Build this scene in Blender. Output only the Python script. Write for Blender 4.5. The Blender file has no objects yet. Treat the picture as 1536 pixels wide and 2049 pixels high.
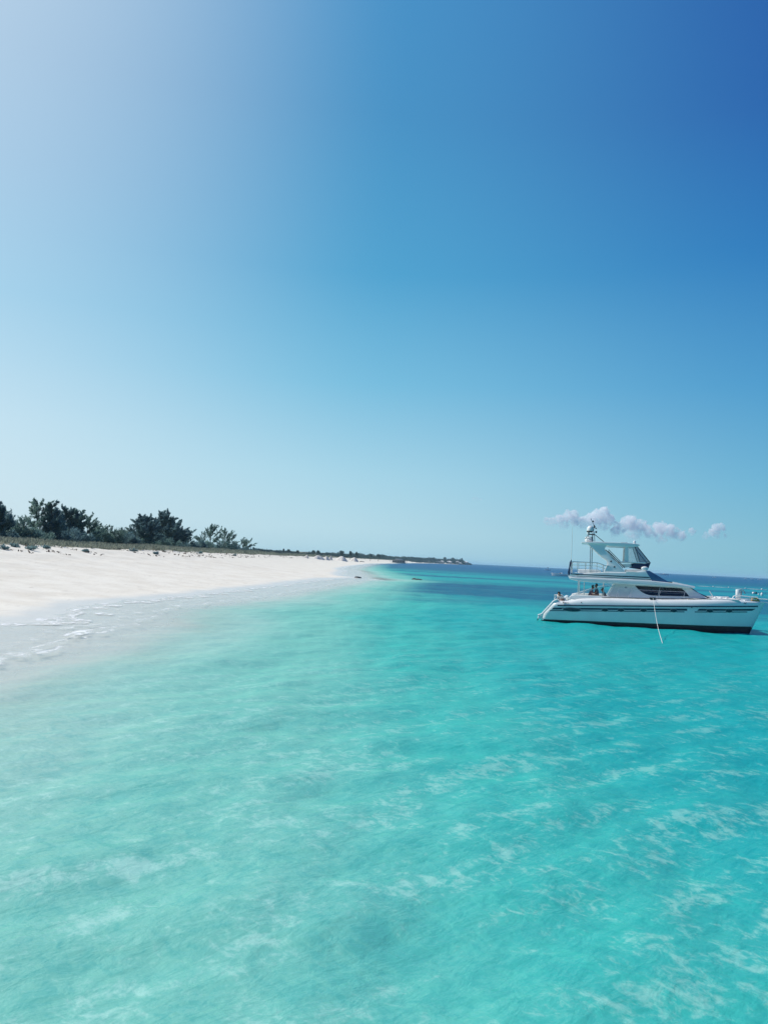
import bpy, bmesh, math, random
import numpy as np
from mathutils import Vector, Matrix
random.seed(7); rng = np.random.default_rng(7)
R = math.radians
scene = bpy.context.scene
COL = scene.collection

# ---------------------------------------------------------------- camera
CAM_H = 3.5; FPX = 1594.0; ROLL = R(2.79); PITCH = math.atan(95/FPX)
cam = bpy.data.cameras.new('camera'); camo = bpy.data.objects.new('camera', cam); COL.objects.link(camo)
cam.sensor_fit = 'VERTICAL'; cam.sensor_height = 36.0; cam.lens = 36.0*FPX/2049.0
cam.clip_start = 0.1; cam.clip_end = 60000
camo.location = (0, 0, CAM_H)
camo.matrix_world = Matrix.Translation((0, 0, CAM_H)) @ Matrix.Rotation(R(90)+PITCH, 4, 'X') @ Matrix.Rotation(ROLL, 4, 'Z')
scene.camera = camo
scene.cycles.volume_bounces = 60; scene.cycles.max_bounces = 64; scene.cycles.diffuse_bounces = 6; scene.cycles.transparent_max_bounces = 24

def ray(x, y):                      # photo pixel -> world direction (used to survey where things stand)
    u = x-768; v = y-1024.5
    a = u*math.cos(ROLL)+v*math.sin(ROLL); b = -u*math.sin(ROLL)+v*math.cos(ROLL)
    rx = a/FPX; ru = -b/FPX
    return Vector((rx, math.cos(PITCH)-ru*math.sin(PITCH), math.sin(PITCH)+ru*math.cos(PITCH)))
def at(x, y, Y):
    d = ray(x, y); return d*(Y/d.y)+Vector((0, 0, CAM_H))
def ground(x, y, z=0.0):
    d = ray(x, y); return d*((z-CAM_H)/d.z)+Vector((0, 0, CAM_H))

# ---------------------------------------------------------------- light
SUN_AZ = -74.0; SUN_EL = 47.0       # azimuth from +Y, clockwise positive
scene.view_settings.view_transform = 'Standard'; scene.view_settings.look = 'None'
scene.view_settings.exposure = 0.0; scene.view_settings.gamma = 1.0
sd = Vector((math.sin(R(SUN_AZ))*math.cos(R(SUN_EL)), math.cos(R(SUN_AZ))*math.cos(R(SUN_EL)), math.sin(R(SUN_EL))))
sun = bpy.data.lights.new('sun', 'SUN'); sun.energy = 3.9; sun.angle = R(0.5); sun.color = (1.0, 0.95, 0.88)
suno = bpy.data.objects.new('sun', sun); COL.objects.link(suno)
suno.rotation_euler = (-sd).to_track_quat('-Z', 'Y').to_euler()
suno.location = (-30, 10, 60)

W = bpy.data.worlds.new('World'); scene.world = W; W.use_nodes = True
nt = W.node_tree; nt.nodes.clear()
def N(nt, typ, **kw):
    n = nt.nodes.new(typ)
    for k, v in kw.items():
        if k.startswith('i_'): n.inputs[k[2:]].default_value = v
        else: setattr(n, k, v)
    return n
def L(nt, a, b): nt.links.new(a, b)
sky = N(nt, 'ShaderNodeTexSky', sky_type='NISHITA', sun_disc=False)
sky.sun_elevation = R(SUN_EL); sky.sun_rotation = R(SUN_AZ)
sky.air_density = 1.0; sky.dust_density = 1.6; sky.ozone_density = 2.0; sky.altitude = 0
SKYSAT = N(nt, 'ShaderNodeHueSaturation'); SKYSAT.inputs['Saturation'].default_value = 1.15
bg = N(nt, 'ShaderNodeBackground'); bg.inputs['Strength'].default_value = 0.13
wo = N(nt, 'ShaderNodeOutputWorld')
L(nt, sky.outputs[0], SKYSAT.inputs['Color']); L(nt, SKYSAT.outputs[0], bg.inputs['Color']); L(nt, bg.outputs[0], wo.inputs['Surface'])
# sky graded by direction: elevation ramps for away-from-sun, side-on and sunward azimuths
tcw = N(nt, 'ShaderNodeTexCoord'); nrm = N(nt, 'ShaderNodeVectorMath', operation='NORMALIZE'); L(nt, tcw.outputs['Generated'], nrm.inputs[0])
sp = N(nt, 'ShaderNodeSeparateXYZ'); L(nt, nrm.outputs[0], sp.inputs[0])
asn = N(nt, 'ShaderNodeMath', operation='ARCSINE'); L(nt, sp.outputs['Z'], asn.inputs[0])
els = N(nt, 'ShaderNodeMath', operation='DIVIDE'); els.inputs[1].default_value = math.pi/2; L(nt, asn.outputs[0], els.inputs[0])
hv = N(nt, 'ShaderNodeVectorMath', operation='MULTIPLY'); hv.inputs[1].default_value = (1, 1, 0); L(nt, nrm.outputs[0], hv.inputs[0])
hn = N(nt, 'ShaderNodeVectorMath', operation='NORMALIZE'); L(nt, hv.outputs[0], hn.inputs[0])
hd = N(nt, 'ShaderNodeVectorMath', operation='DOT_PRODUCT'); hd.inputs[1].default_value = (math.sin(R(-62)), math.cos(R(-62)), 0); L(nt, hn.outputs[0], hd.inputs[0])
def lin(c): return tuple(((v/255)/12.92 if v/255 <= .04045 else ((v/255+.055)/1.055)**2.4) for v in c)
def ramp(stops):
    r = N(nt, 'ShaderNodeValToRGB'); e = r.color_ramp.elements
    while len(e) < len(stops): e.new(.5)
    for el, (p, c) in zip(e, stops): el.position = max(0, p/90); el.color = (*lin(c), 1)
    L(nt, els.outputs[0], r.inputs[0]); return r.outputs[0]
RA = ramp([(0, (128,188,208)), (2, (124,186,209)), (6, (102,176,211)), (12.5, (72,152,204)), (21, (42,120,188)), (29, (38,96,172)), (50, (34,80,160)), (90, (40,85,165))])
RM = ramp([(0, (176,214,230)), (2, (184,220,234)), (6, (168,214,233)), (12.5, (122,192,224)), (20, (82,166,210)), (30, (74,150,200)), (50, (72,146,204)), (90, (60,120,190))])
RL = ramp([(0, (210,230,240)), (2, (212,232,242)), (8, (206,231,244)), (16, (180,218,240)), (24, (186,214,236)), (30, (192,216,236)), (48, (216,232,243)), (64, (150,195,230)), (90, (80,140,200))])
def mr(v, a, b):
    n = N(nt, 'ShaderNodeMapRange'); n.interpolation_type = 'SMOOTHSTEP'; n.inputs['From Min'].default_value = a; n.inputs['From Max'].default_value = b; L(nt, v, n.inputs['Value']); return n.outputs[0]
def mixw(f, a, b):
    n = N(nt, 'ShaderNodeMix', data_type='RGBA')
    if isinstance(f, float): n.inputs[0].default_value = f
    else: L(nt, f, n.inputs[0])
    L(nt, a, n.inputs[6]); L(nt, b, n.inputs[7]); return n.outputs[2]
RB = ramp([(0, (70,130,160)), (6, (62,125,165)), (14, (45,100,155)), (30, (34,80,145)), (60, (34,78,145)), (90, (40,85,160))])  # unseen sky behind the camera, set darker to deepen shade on the hull
c0 = mixw(mr(hd.outputs['Value'], -.35, .05), RB, RA)
c1 = mixw(mr(hd.outputs['Value'], -.10, .60), c0, RM); c2 = mixw(mr(hd.outputs['Value'], .46, .98), c1, RL); c2 = mixw(mr(sp.outputs['Y'], .15, -.45), c2, RB)
sc = N(nt, 'ShaderNodeVectorMath', operation='SCALE'); sc.inputs['Scale'].default_value = 1/.13; L(nt, c2, sc.inputs[0])
fin = mixw(.96, SKYSAT.outputs[0], sc.outputs[0]); L(nt, fin, bg.inputs['Color'])


# ---------------------------------------------------------------- materials
def mat(name, col, rough=0.5, metal=0.0, var=0.08, scale=4.0, bump=0.0, bscale=20.0, spec=0.5, coat=0.0):
    m = bpy.data.materials.new(name); m.use_nodes = True; t = m.node_tree
    p = t.nodes['Principled BSDF']
    p.inputs['Roughness'].default_value = rough; p.inputs['Metallic'].default_value = metal
    p.inputs['Specular IOR Level'].default_value = spec; p.inputs['Coat Weight'].default_value = coat
    tc = N(t, 'ShaderNodeTexCoord'); nz = N(t, 'ShaderNodeTexNoise'); nz.inputs['Scale'].default_value = scale; nz.inputs['Detail'].default_value = 5
    L(t, tc.outputs['Object'], nz.inputs['Vector'])
    r = N(t, 'ShaderNodeMapRange'); r.inputs['From Min'].default_value = .3; r.inputs['From Max'].default_value = .7
    r.inputs['To Min'].default_value = 1-var; r.inputs['To Max'].default_value = 1+var
    L(t, nz.outputs['Fac'], r.inputs['Value'])
    mx = N(t, 'ShaderNodeMix', data_type='RGBA', blend_type='MULTIPLY'); mx.inputs[0].default_value = 1
    mx.inputs[6].default_value = (*col, 1); cmb = N(t, 'ShaderNodeCombineColor')
    for i in range(3): L(t, r.outputs[0], cmb.inputs[i])
    L(t, cmb.outputs[0], mx.inputs[7]); L(t, mx.outputs[2], p.inputs['Base Color'])
    if bump:
        n2 = N(t, 'ShaderNodeTexNoise'); n2.inputs['Scale'].default_value = bscale; n2.inputs['Detail'].default_value = 4
        L(t, tc.outputs['Object'], n2.inputs['Vector'])
        b = N(t, 'ShaderNodeBump'); b.inputs['Strength'].default_value = bump; b.inputs['Distance'].default_value = .05
        L(t, n2.outputs['Fac'], b.inputs['Height']); L(t, b.outputs[0], p.inputs['Normal'])
    return m
M = {}
M['gel'] = mat('white_gelcoat', (.80, .82, .81), .3, var=.05, scale=.9, coat=.05, spec=.35)
M['deck'] = mat('white_deck', (.74, .74, .71), .6, var=.07, scale=3)
M['antifoul'] = mat('antifouling', (.055, .022, .032), .6, var=.3, scale=2)
M['navy'] = mat('navy_stripe', (.012, .035, .075), .35, var=.15)
M['glass'] = mat('tinted_glass', (.012, .016, .03), .08, var=.1, coat=.3)
M['port'] = mat('porthole_glass', (.015, .035, .06), .12, var=.1)
M['steel'] = mat('stainless_steel', (.62, .66, .68), .22, .9, var=.08)
M['dark'] = mat('dark_fitting', (.02, .028, .035), .5, var=.2)
M['canvas'] = mat('navy_canvas', (.02, .035, .09), .85, var=.2, scale=8)
M['vinyl'] = mat('blue_screen', (.05, .12, .26), .25, var=.12, scale=2)
M['grey'] = mat('grey_trim', (.35, .38, .4), .5)
M['rope'] = mat('white_rope', (.7, .7, .66), .8)
M['tan_rope'] = mat('tan_rope', (.5, .33, .13), .85, var=.3, scale=20)
M['rock'] = mat('wet_rock', (.03, .035, .035), .6, var=.4, scale=3, bump=.6, bscale=5)
M['skin'] = mat('skin', (.42, .22, .15), .55)
M['hair'] = mat('dark_hair', (.015, .012, .012), .6)
M['shirt_w'] = mat('white_shirt', (.78, .75, .73), .85)
M['shirt_g'] = mat('grey_shirt', (.12, .12, .14), .85)
M['shirt_m'] = mat('mauve_shirt', (.09, .07, .1), .85)
M['shirt_n'] = mat('navy_shirt', (.03, .045, .08), .85)
M['shorts'] = mat('dark_shorts', (.03, .04, .06), .85)
M['bark'] = mat('bark', (.09, .07, .055), .9, var=.3, bump=.5)
M['roofwhite'] = mat('white_roof', (.75, .76, .76), .6)
M['wallgrey'] = mat('weathered_wall', (.26, .27, .27), .85, var=.2, scale=.3)
M['wallpale'] = mat('pale_wall', (.55, .54, .5), .85, var=.1, scale=.3)
M['wood'] = mat('grey_driftwood', (.12, .1, .085), .9, var=.3)
M['buoyw'] = mat('white_buoy', (.8, .8, .78), .4)
M['buoyd'] = mat('dark_buoy', (.02, .03, .05), .4)

def leafmat(name, c1, c2, scale=.6):
    m = bpy.data.materials.new(name); m.use_nodes = True; t = m.node_tree
    p = t.nodes['Principled BSDF']; p.inputs['Roughness'].default_value = .7; p.inputs['Specular IOR Level'].default_value = .25
    g = N(t, 'ShaderNodeNewGeometry'); nz = N(t, 'ShaderNodeTexNoise'); nz.inputs['Scale'].default_value = scale; nz.inputs['Detail'].default_value = 6
    L(t, g.outputs['Position'], nz.inputs['Vector'])
    cr = N(t, 'ShaderNodeValToRGB'); cr.color_ramp.elements[0].position = .35; cr.color_ramp.elements[1].position = .65
    cr.color_ramp.elements[0].color = (*c1, 1); cr.color_ramp.elements[1].color = (*c2, 1)
    L(t, nz.outputs['Fac'], cr.inputs[0]); L(t, cr.outputs[0], p.inputs['Base Color'])
    tr = N(t, 'ShaderNodeBsdfTranslucent'); L(t, cr.outputs[0], tr.inputs['Color'])
    ms = N(t, 'ShaderNodeMixShader'); ms.inputs[0].default_value = .55
    L(t, p.outputs[0], ms.inputs[1]); L(t, tr.outputs[0], ms.inputs[2]); L(t, ms.outputs[0], t.nodes['Material Output'].inputs['Surface'])
    return m
M['leaf'] = leafmat('casuarina_foliage', (.14, .25, .25), (.25, .37, .31))
M['leafd'] = leafmat('dense_foliage', (.12, .21, .25), (.19, .31, .31))
M['leafg'] = leafmat('shrub_foliage', (.11, .19, .17), (.18, .27, .22))
M['leaff'] = leafmat('distant_foliage', (.03, .06, .08), (.06, .10, .11), .08)
M['grassm'] = leafmat('dune_grass', (.17, .20, .16), (.30, .32, .26), .5)
M['weed'] = leafmat('dry_seaweed', (.07, .055, .045), (.16, .12, .1), 2)

# ---------------------------------------------------------------- object helpers
def link(name, me, m=None, parent=None, smooth=False):
    o = bpy.data.objects.new(name, me); COL.objects.link(o)
    if m is not None:
        for mm in (m if isinstance(m, (list, tuple)) else [m]): me.materials.append(mm)
    if parent: o.parent = parent
    if smooth: me.polygons.foreach_set('use_smooth', [True]*len(me.polygons))
    return o
def from_py(name, verts, faces, m, parent=None, smooth=False):
    me = bpy.data.meshes.new(name); me.from_pydata([tuple(v) for v in verts], [], faces); me.update()
    return link(name, me, m, parent, smooth)
def bobj(name, bm, m, parent=None, smooth=False):
    bmesh.ops.recalc_face_normals(bm, faces=bm.faces)
    me = bpy.data.meshes.new(name); bm.to_mesh(me); bm.free()
    return link(name, me, m, parent, smooth)
def tag(o, label=None, cat=None, group=None, kind=None):
    if label: o['label'] = label
    if cat: o['category'] = cat
    if group: o['group'] = group
    if kind: o['kind'] = kind
    return o
def empty(name, loc=(0, 0, 0), rz=0.0):
    o = bpy.data.objects.new(name, None); COL.objects.link(o); o.location = loc; o.rotation_euler = (0, 0, rz); o.empty_display_size = .2
    return o
def copy_tree(o, parent=None):
    c = o.copy(); COL.objects.link(c); c.parent = parent
    for ch in list(o.children): copy_tree(ch, c)
    return c
def NB(): return bmesh.new()
def box(bm, x0, x1, y0, y1, z0, z1):
    vs = [bm.verts.new(p) for p in ((x0,y0,z0),(x1,y0,z0),(x1,y1,z0),(x0,y1,z0),(x0,y0,z1),(x1,y0,z1),(x1,y1,z1),(x0,y1,z1))]
    for f in ((0,1,2,3),(4,5,6,7),(0,1,5,4),(1,2,6,5),(2,3,7,6),(3,0,4,7)): bm.faces.new([vs[i] for i in f])
def prism(bm, poly, y0, y1):        # poly of (x,z); y0,y1 numbers or functions of z
    f0 = y0 if callable(y0) else (lambda x, z: y0); f1 = y1 if callable(y1) else (lambda x, z: y1)
    a = [bm.verts.new((x, f0(x, z), z)) for x, z in poly]; b = [bm.verts.new((x, f1(x, z), z)) for x, z in poly]
    bm.faces.new(a); bm.faces.new(b[::-1])
    n = len(poly)
    for i in range(n): bm.faces.new([a[i], a[(i+1) % n], b[(i+1) % n], b[i]])
def tube(bm, pts, r, seg=8):
    pts = [Vector(p) for p in pts]; rings = []
    for i, p in enumerate(pts):
        d = (pts[min(i+1, len(pts)-1)]-pts[max(i-1, 0)]).normalized()
        a = d.orthogonal().normalized() if i == 0 else (rings_a - d*rings_a.dot(d)).normalized()
        rings_a = a; b = d.cross(a)
        rr = r[i] if isinstance(r, (list, tuple)) else r
        rings.append([bm.verts.new(p+(a*math.cos(t)+b*math.sin(t))*rr) for t in [2*math.pi*k/seg for k in range(seg)]])
    for i in range(len(rings)-1):
        for k in range(seg): bm.faces.new([rings[i][k], rings[i][(k+1) % seg], rings[i+1][(k+1) % seg], rings[i+1][k]])
    bm.faces.new(rings[0][::-1]); bm.faces.new(rings[-1])
def lathe(bm, prof, c=(0, 0, 0), seg=20):
    rings = []
    for r, z in prof: rings.append([bm.verts.new((c[0]+r*math.cos(2*math.pi*k/seg), c[1]+r*math.sin(2*math.pi*k/seg), c[2]+z)) for k in range(seg)])
    for i in range(len(rings)-1):
        for k in range(seg): bm.faces.new([rings[i][k], rings[i][(k+1) % seg], rings[i+1][(k+1) % seg], rings[i+1][k]])
    bm.faces.new(rings[0][::-1]); bm.faces.new(rings[-1])
def ball(bm, c, r, sx=1, sy=1, sz=1, sub=2):
    g = bmesh.ops.create_icosphere(bm, subdivisions=sub, radius=r)
    for v in g['verts']: v.co = Vector((v.co.x*sx+c[0], v.co.y*sy+c[1], v.co.z*sz+c[2]))
    return g['verts']
def bevel(o, w, seg=3, ang=30):
    b = o.modifiers.new('bevel', 'BEVEL'); b.width = w; b.segments = seg; b.limit_method = 'ANGLE'; b.angle_limit = R(ang)
    o.data.polygons.foreach_set('use_smooth', [True]*len(o.data.polygons)); return o
def sstep(a, b, x):
    t = np.clip((x-a)/(b-a), 0, 1); return t*t*(3-2*t)

# ---------------------------------------------------------------- terrain
SH = np.array([(-200,-12),(0,-15),(22,-15.6),(33.6,-15.8),(37,-15.5),(42,-16.2),(45,-17.1),(48,-17.2),(52,-16.4),(62,-14.8),(83,-12.5),(110,-10.4),(128,-8.4),(137,-5.6),(142,-4.4),(148,-6.0),(160,-8.4),
               (214,-10.2),(247,-13),(336,-13.2),(575,-8.3),(855,11.8),(1300,48),(1930,128),(2249,252),(2330,170),(2420,-600),(2600,-4000),(20000,-30000)], float)
def shoreX(Y): return np.interp(Y, SH[:, 0], SH[:, 1])
def sines(X, Y, lams, amp, seed, ax=1.0):
    g = np.random.default_rng(seed); o = np.zeros_like(X)
    for l in lams:
        a = g.uniform(0, 2*math.pi); p = g.uniform(0, 6.28); o += np.sin((X*math.cos(a)+Y*ax*math.sin(a))*2*math.pi/l+p)
    return o*amp/math.sqrt(len(lams))
def terrain(X, Y):
    X = np.asarray(X, float); Y = np.asarray(Y, float)
    s = shoreX(Y)-X
    wig = sines(X, Y, [2.3, 3.1, 4.7, 6.1, 9, 14], .45, 3)*np.exp(-np.abs(s)/12)
    s = s+wig*np.clip(1-s/40, 0, 1)
    zl = np.interp(s, [0, 3, 8, 14, 22, 28, 31, 34, 60, 200, 4000], [0, .13, .5, 1.0, 1.85, 2.65, 3.0, 3.25, 3.7, 5, 8])
    dn = -np.interp(-s, [0, 2, 4.5, 6, 9, 14, 20, 60, 200, 600], [0, .05, .15, .30, .66, 1.08, 1.7, 2.6, 4, 7])
    z = np.where(s > 0, zl, dn)
    z = z + sstep(28, 36, s)*(sines(X, Y, [5, 7, 11, 16, 23], .14, 5)+.06)
    z = z + sstep(6, 26, s)*sines(X, Y, [2.2, 3.3, 4.6, 6.3, 9.5, 15, 21], .035, 6)
    z = z + sstep(26, 30, s)*(1-sstep(32, 36, s))*np.maximum(0, sines(X, Y, [2.5, 3.7, 5.3, 8], .13, 8))
    z = z + sstep(120, 300, Y)*sstep(30, 40, s)*.25
    z = z + sstep(700, 2100, Y)*sstep(25, 160, s)*7.5
    return z
def grid_axis(segs):
    out = []
    for a, b, n, kind in segs:
        if kind == 'lin': out += list(np.linspace(a, b, n, endpoint=False))
        else: out += list(np.sign(a)*np.geomspace(abs(a), abs(b), n, endpoint=False))
    return np.array(out)
def grid_mesh(name, xs, ys, zf, m, keep=None, attrs=None):
    XX, YY = np.meshgrid(xs, ys); ZZ = zf(XX, YY); nx, ny = len(xs), len(ys)
    co = np.stack([XX, YY, ZZ], -1).reshape(-1, 3)
    i = np.arange(nx*ny).reshape(ny, nx)
    q = np.stack([i[:-1, :-1], i[:-1, 1:], i[1:, 1:], i[1:, :-1]], -1).reshape(-1, 4)
    if keep is not None:
        kk = keep(XX, YY).reshape(-1); q = q[kk[q].any(1)]
        used = np.unique(q); rem = np.full(nx*ny, -1); rem[used] = np.arange(len(used)); q = rem[q]; co = co[used]
        sel = used
    else: sel = np.arange(nx*ny)
    me = bpy.data.meshes.new(name); me.vertices.add(len(co)); me.vertices.foreach_set('co', co.astype(np.float32).ravel())
    me.loops.add(q.size); me.loops.foreach_set('vertex_index', q.ravel().astype(np.int32))
    me.polygons.add(len(q)); me.polygons.foreach_set('loop_start', np.arange(0, q.size, 4, dtype=np.int32)); me.polygons.foreach_set('loop_total', np.full(len(q), 4, np.int32))
    me.polygons.foreach_set('use_smooth', np.ones(len(q), bool)); me.update(calc_edges=True)
    for k, f in (attrs or {}).items():
        a = me.attributes.new(k, 'FLOAT', 'POINT'); a.data.foreach_set('value', f(XX, YY).reshape(-1)[sel].astype(np.float32))
    return link(name, me, m)

def sand_material():
    m = bpy.data.materials.new('beach_sand'); m.use_nodes = True; t = m.node_tree; p = t.nodes['Principled BSDF']
    g = N(t, 'ShaderNodeNewGeometry'); at_s = N(t, 'ShaderNodeAttribute', attribute_name='inland'); at_v = N(t, 'ShaderNodeAttribute', attribute_name='veg')
    n1 = N(t, 'ShaderNodeTexNoise'); n1.inputs['Scale'].default_value = .35; n1.inputs['Detail'].default_value = 8; L(t, g.outputs['Position'], n1.inputs['Vector'])
    c1 = N(t, 'ShaderNodeValToRGB'); c1.color_ramp.elements[0].position = .32; c1.color_ramp.elements[1].position = .62
    c1.color_ramp.elements[0].color = (.78, .715, .60, 1); c1.color_ramp.elements[1].color = (.87, .815, .70, 1)
    L(t, n1.outputs['Fac'], c1.inputs[0])
    # wind-blown debris: sparse darker flecks, stretched along the beach
    mp = N(t, 'ShaderNodeMapping'); mp.inputs['Scale'].default_value = (1.6, .5, 1); L(t, g.outputs['Position'], mp.inputs['Vector'])
    n2 = N(t, 'ShaderNodeTexNoise'); n2.inputs['Scale'].default_value = 1.2; n2.inputs['Detail'].default_value = 10; n2.inputs['Roughness'].default_value = .7
    L(t, mp.outputs[0], n2.inputs['Vector'])
    r2 = N(t, 'ShaderNodeMapRange'); r2.inputs['From Min'].default_value = .58; r2.inputs['From Max'].default_value = .72; r2.inputs['To Max'].default_value = .55; L(t, n2.outputs['Fac'], r2.inputs['Value'])
    mx = N(t, 'ShaderNodeMix', data_type='RGBA'); mx.inputs[7].default_value = (.36, .29, .22, 1); L(t, r2.outputs[0], mx.inputs[0]); L(t, c1.outputs[0], mx.inputs[6])
    # damp sand by the water
    rw = N(t, 'ShaderNodeMapRange', interpolation_type='SMOOTHSTEP'); rw.inputs['From Min'].default_value = 3.2; rw.inputs['From Max'].default_value = .6; L(t, at_s.outputs['Fac'], rw.inputs['Value'])
    mw = N(t, 'ShaderNodeMix', data_type='RGBA'); mw.inputs[7].default_value = (.74, .72, .65, 1); L(t, rw.outputs[0], mw.inputs[0]); L(t, mx.outputs[2], mw.inputs[6])
    # soil under the dune plants
    n3 = N(t, 'ShaderNodeTexNoise'); n3.inputs['Scale'].default_value = .5; n3.inputs['Detail'].default_value = 6; L(t, g.outputs['Position'], n3.inputs['Vector'])
    ad = N(t, 'ShaderNodeMath', operation='ADD'); L(t, at_v.outputs['Fac'], ad.inputs[0]); 
    sb = N(t, 'ShaderNodeMapRange'); sb.inputs['To Min'].default_value = -.5; sb.inputs['To Max'].default_value = .5; L(t, n3.outputs['Fac'], sb.inputs['Value']); L(t, sb.outputs[0], ad.inputs[1])
    rv = N(t, 'ShaderNodeMapRange'); rv.inputs['From Min'].default_value = .4; rv.inputs['From Max'].default_value = .6; L(t, ad.outputs[0], rv.inputs['Value'])
    mv = N(t, 'ShaderNodeMix', data_type='RGBA'); mv.inputs[7].default_value = (.19, .19, .13, 1); L(t, rv.outputs[0], mv.inputs[0]); L(t, mw.outputs[2], mv.inputs[6])
    L(t, mv.outputs[2], p.inputs['Base Color'])
    rr = N(t, 'ShaderNodeMapRange'); rr.inputs['To Min'].default_value = .95; rr.inputs['To Max'].default_value = .35; L(t, rw.outputs[0], rr.inputs['Value']); L(t, rr.outputs[0], p.inputs['Roughness'])
    p.inputs['Specular IOR Level'].default_value = .25
    b = N(t, 'ShaderNodeBump'); b.inputs['Strength'].default_value = .5; b.inputs['Distance'].default_value = .08; L(t, n2.outputs['Fac'], b.inputs['Height']); L(t, b.outputs[0], p.inputs['Normal'])
    return m
M['sand'] = sand_material()
xs = grid_axis([(-9000, -400, 22, 'geo'), (-400, -90, 60, 'lin'), (-90, -2, 230, 'lin'), (-2, 60, 60, 'lin'), (60, 400, 60, 'geo'), (400, 12000, 16, 'geo')]); xs = np.append(xs, 12000)
ys = grid_axis([(-200, 4, 20, 'lin'), (4, 400, 420, 'geo'), (400, 3000, 260, 'geo'), (3000, 16000, 10, 'geo')])
ter = grid_mesh('sand_beach', xs, ys, terrain, M['sand'],
    attrs={'inland': lambda X, Y: shoreX(Y)-X+sines(X, Y, [2.3, 3.1, 4.7, 6.1, 9, 14], .45, 3), 'veg': lambda X, Y: sstep(29, 35, shoreX(Y)-X+sines(X, Y, [6, 9, 14], 1.0, 9))})
tag(ter, kind='structure')

# ---------------------------------------------------------------- water
def waves(X, Y):
    g = np.random.default_rng(21); z = np.zeros_like(X); dist = np.hypot(X, Y)
    depth = np.clip(-terrain(X, Y), 0, 5); am = sstep(0, 1.2, depth)*.8+.2
    for k in range(46):
        lam = math.exp(g.uniform(math.log(.5), math.log(7)))
        a = R(135)+g.normal(0, .55) if lam > 1 else g.uniform(0, 2*math.pi)
        A = .0036*lam**.6; p = g.uniform(0, 6.28)
        cut = 1-sstep(60*lam, 140*lam, dist)
        ph = (X*math.cos(a)+Y*math.sin(a))*2*math.pi/lam + p + .6*np.sin(X*.23+k)+.6*np.sin(Y*.19+2*k)
        z += A*cut*(np.sin(ph)+.25*np.cos(2*ph))
    return z*am
SPLASH = ground(160, 1266)
def splash(X, Y):
    o = np.exp(-(((X-SPLASH.x)/.34)**2+((Y-SPLASH.y)/1.3)**2)**1.5)
    for (p, q, w, a) in (((60, 1299), (150, 1273), .12, .42), ((165, 1254), (205, 1249), .1, .45), ((0, 1262), (70, 1270), .1, .3), ((250, 1237), (330, 1228), .1, .35)):
        P0, P1 = ground(*p), ground(*q); dx, dy = P1.x-P0.x, P1.y-P0.y; t = np.clip(((X-P0.x)*dx+(Y-P0.y)*dy)/(dx*dx+dy*dy), 0, 1)
        d = np.hypot(X-P0.x-t*dx, (Y-P0.y-t*dy)*.6); o = np.maximum(o, a*np.exp(-(d/w)**2))
    return o
def water_z(X, Y):
    z = waves(X, Y)
    # small breaking wave near the shore
    dx = (X-SPLASH.x); dy = (Y-SPLASH.y)
    return z + .012*splash(X, Y)
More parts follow.
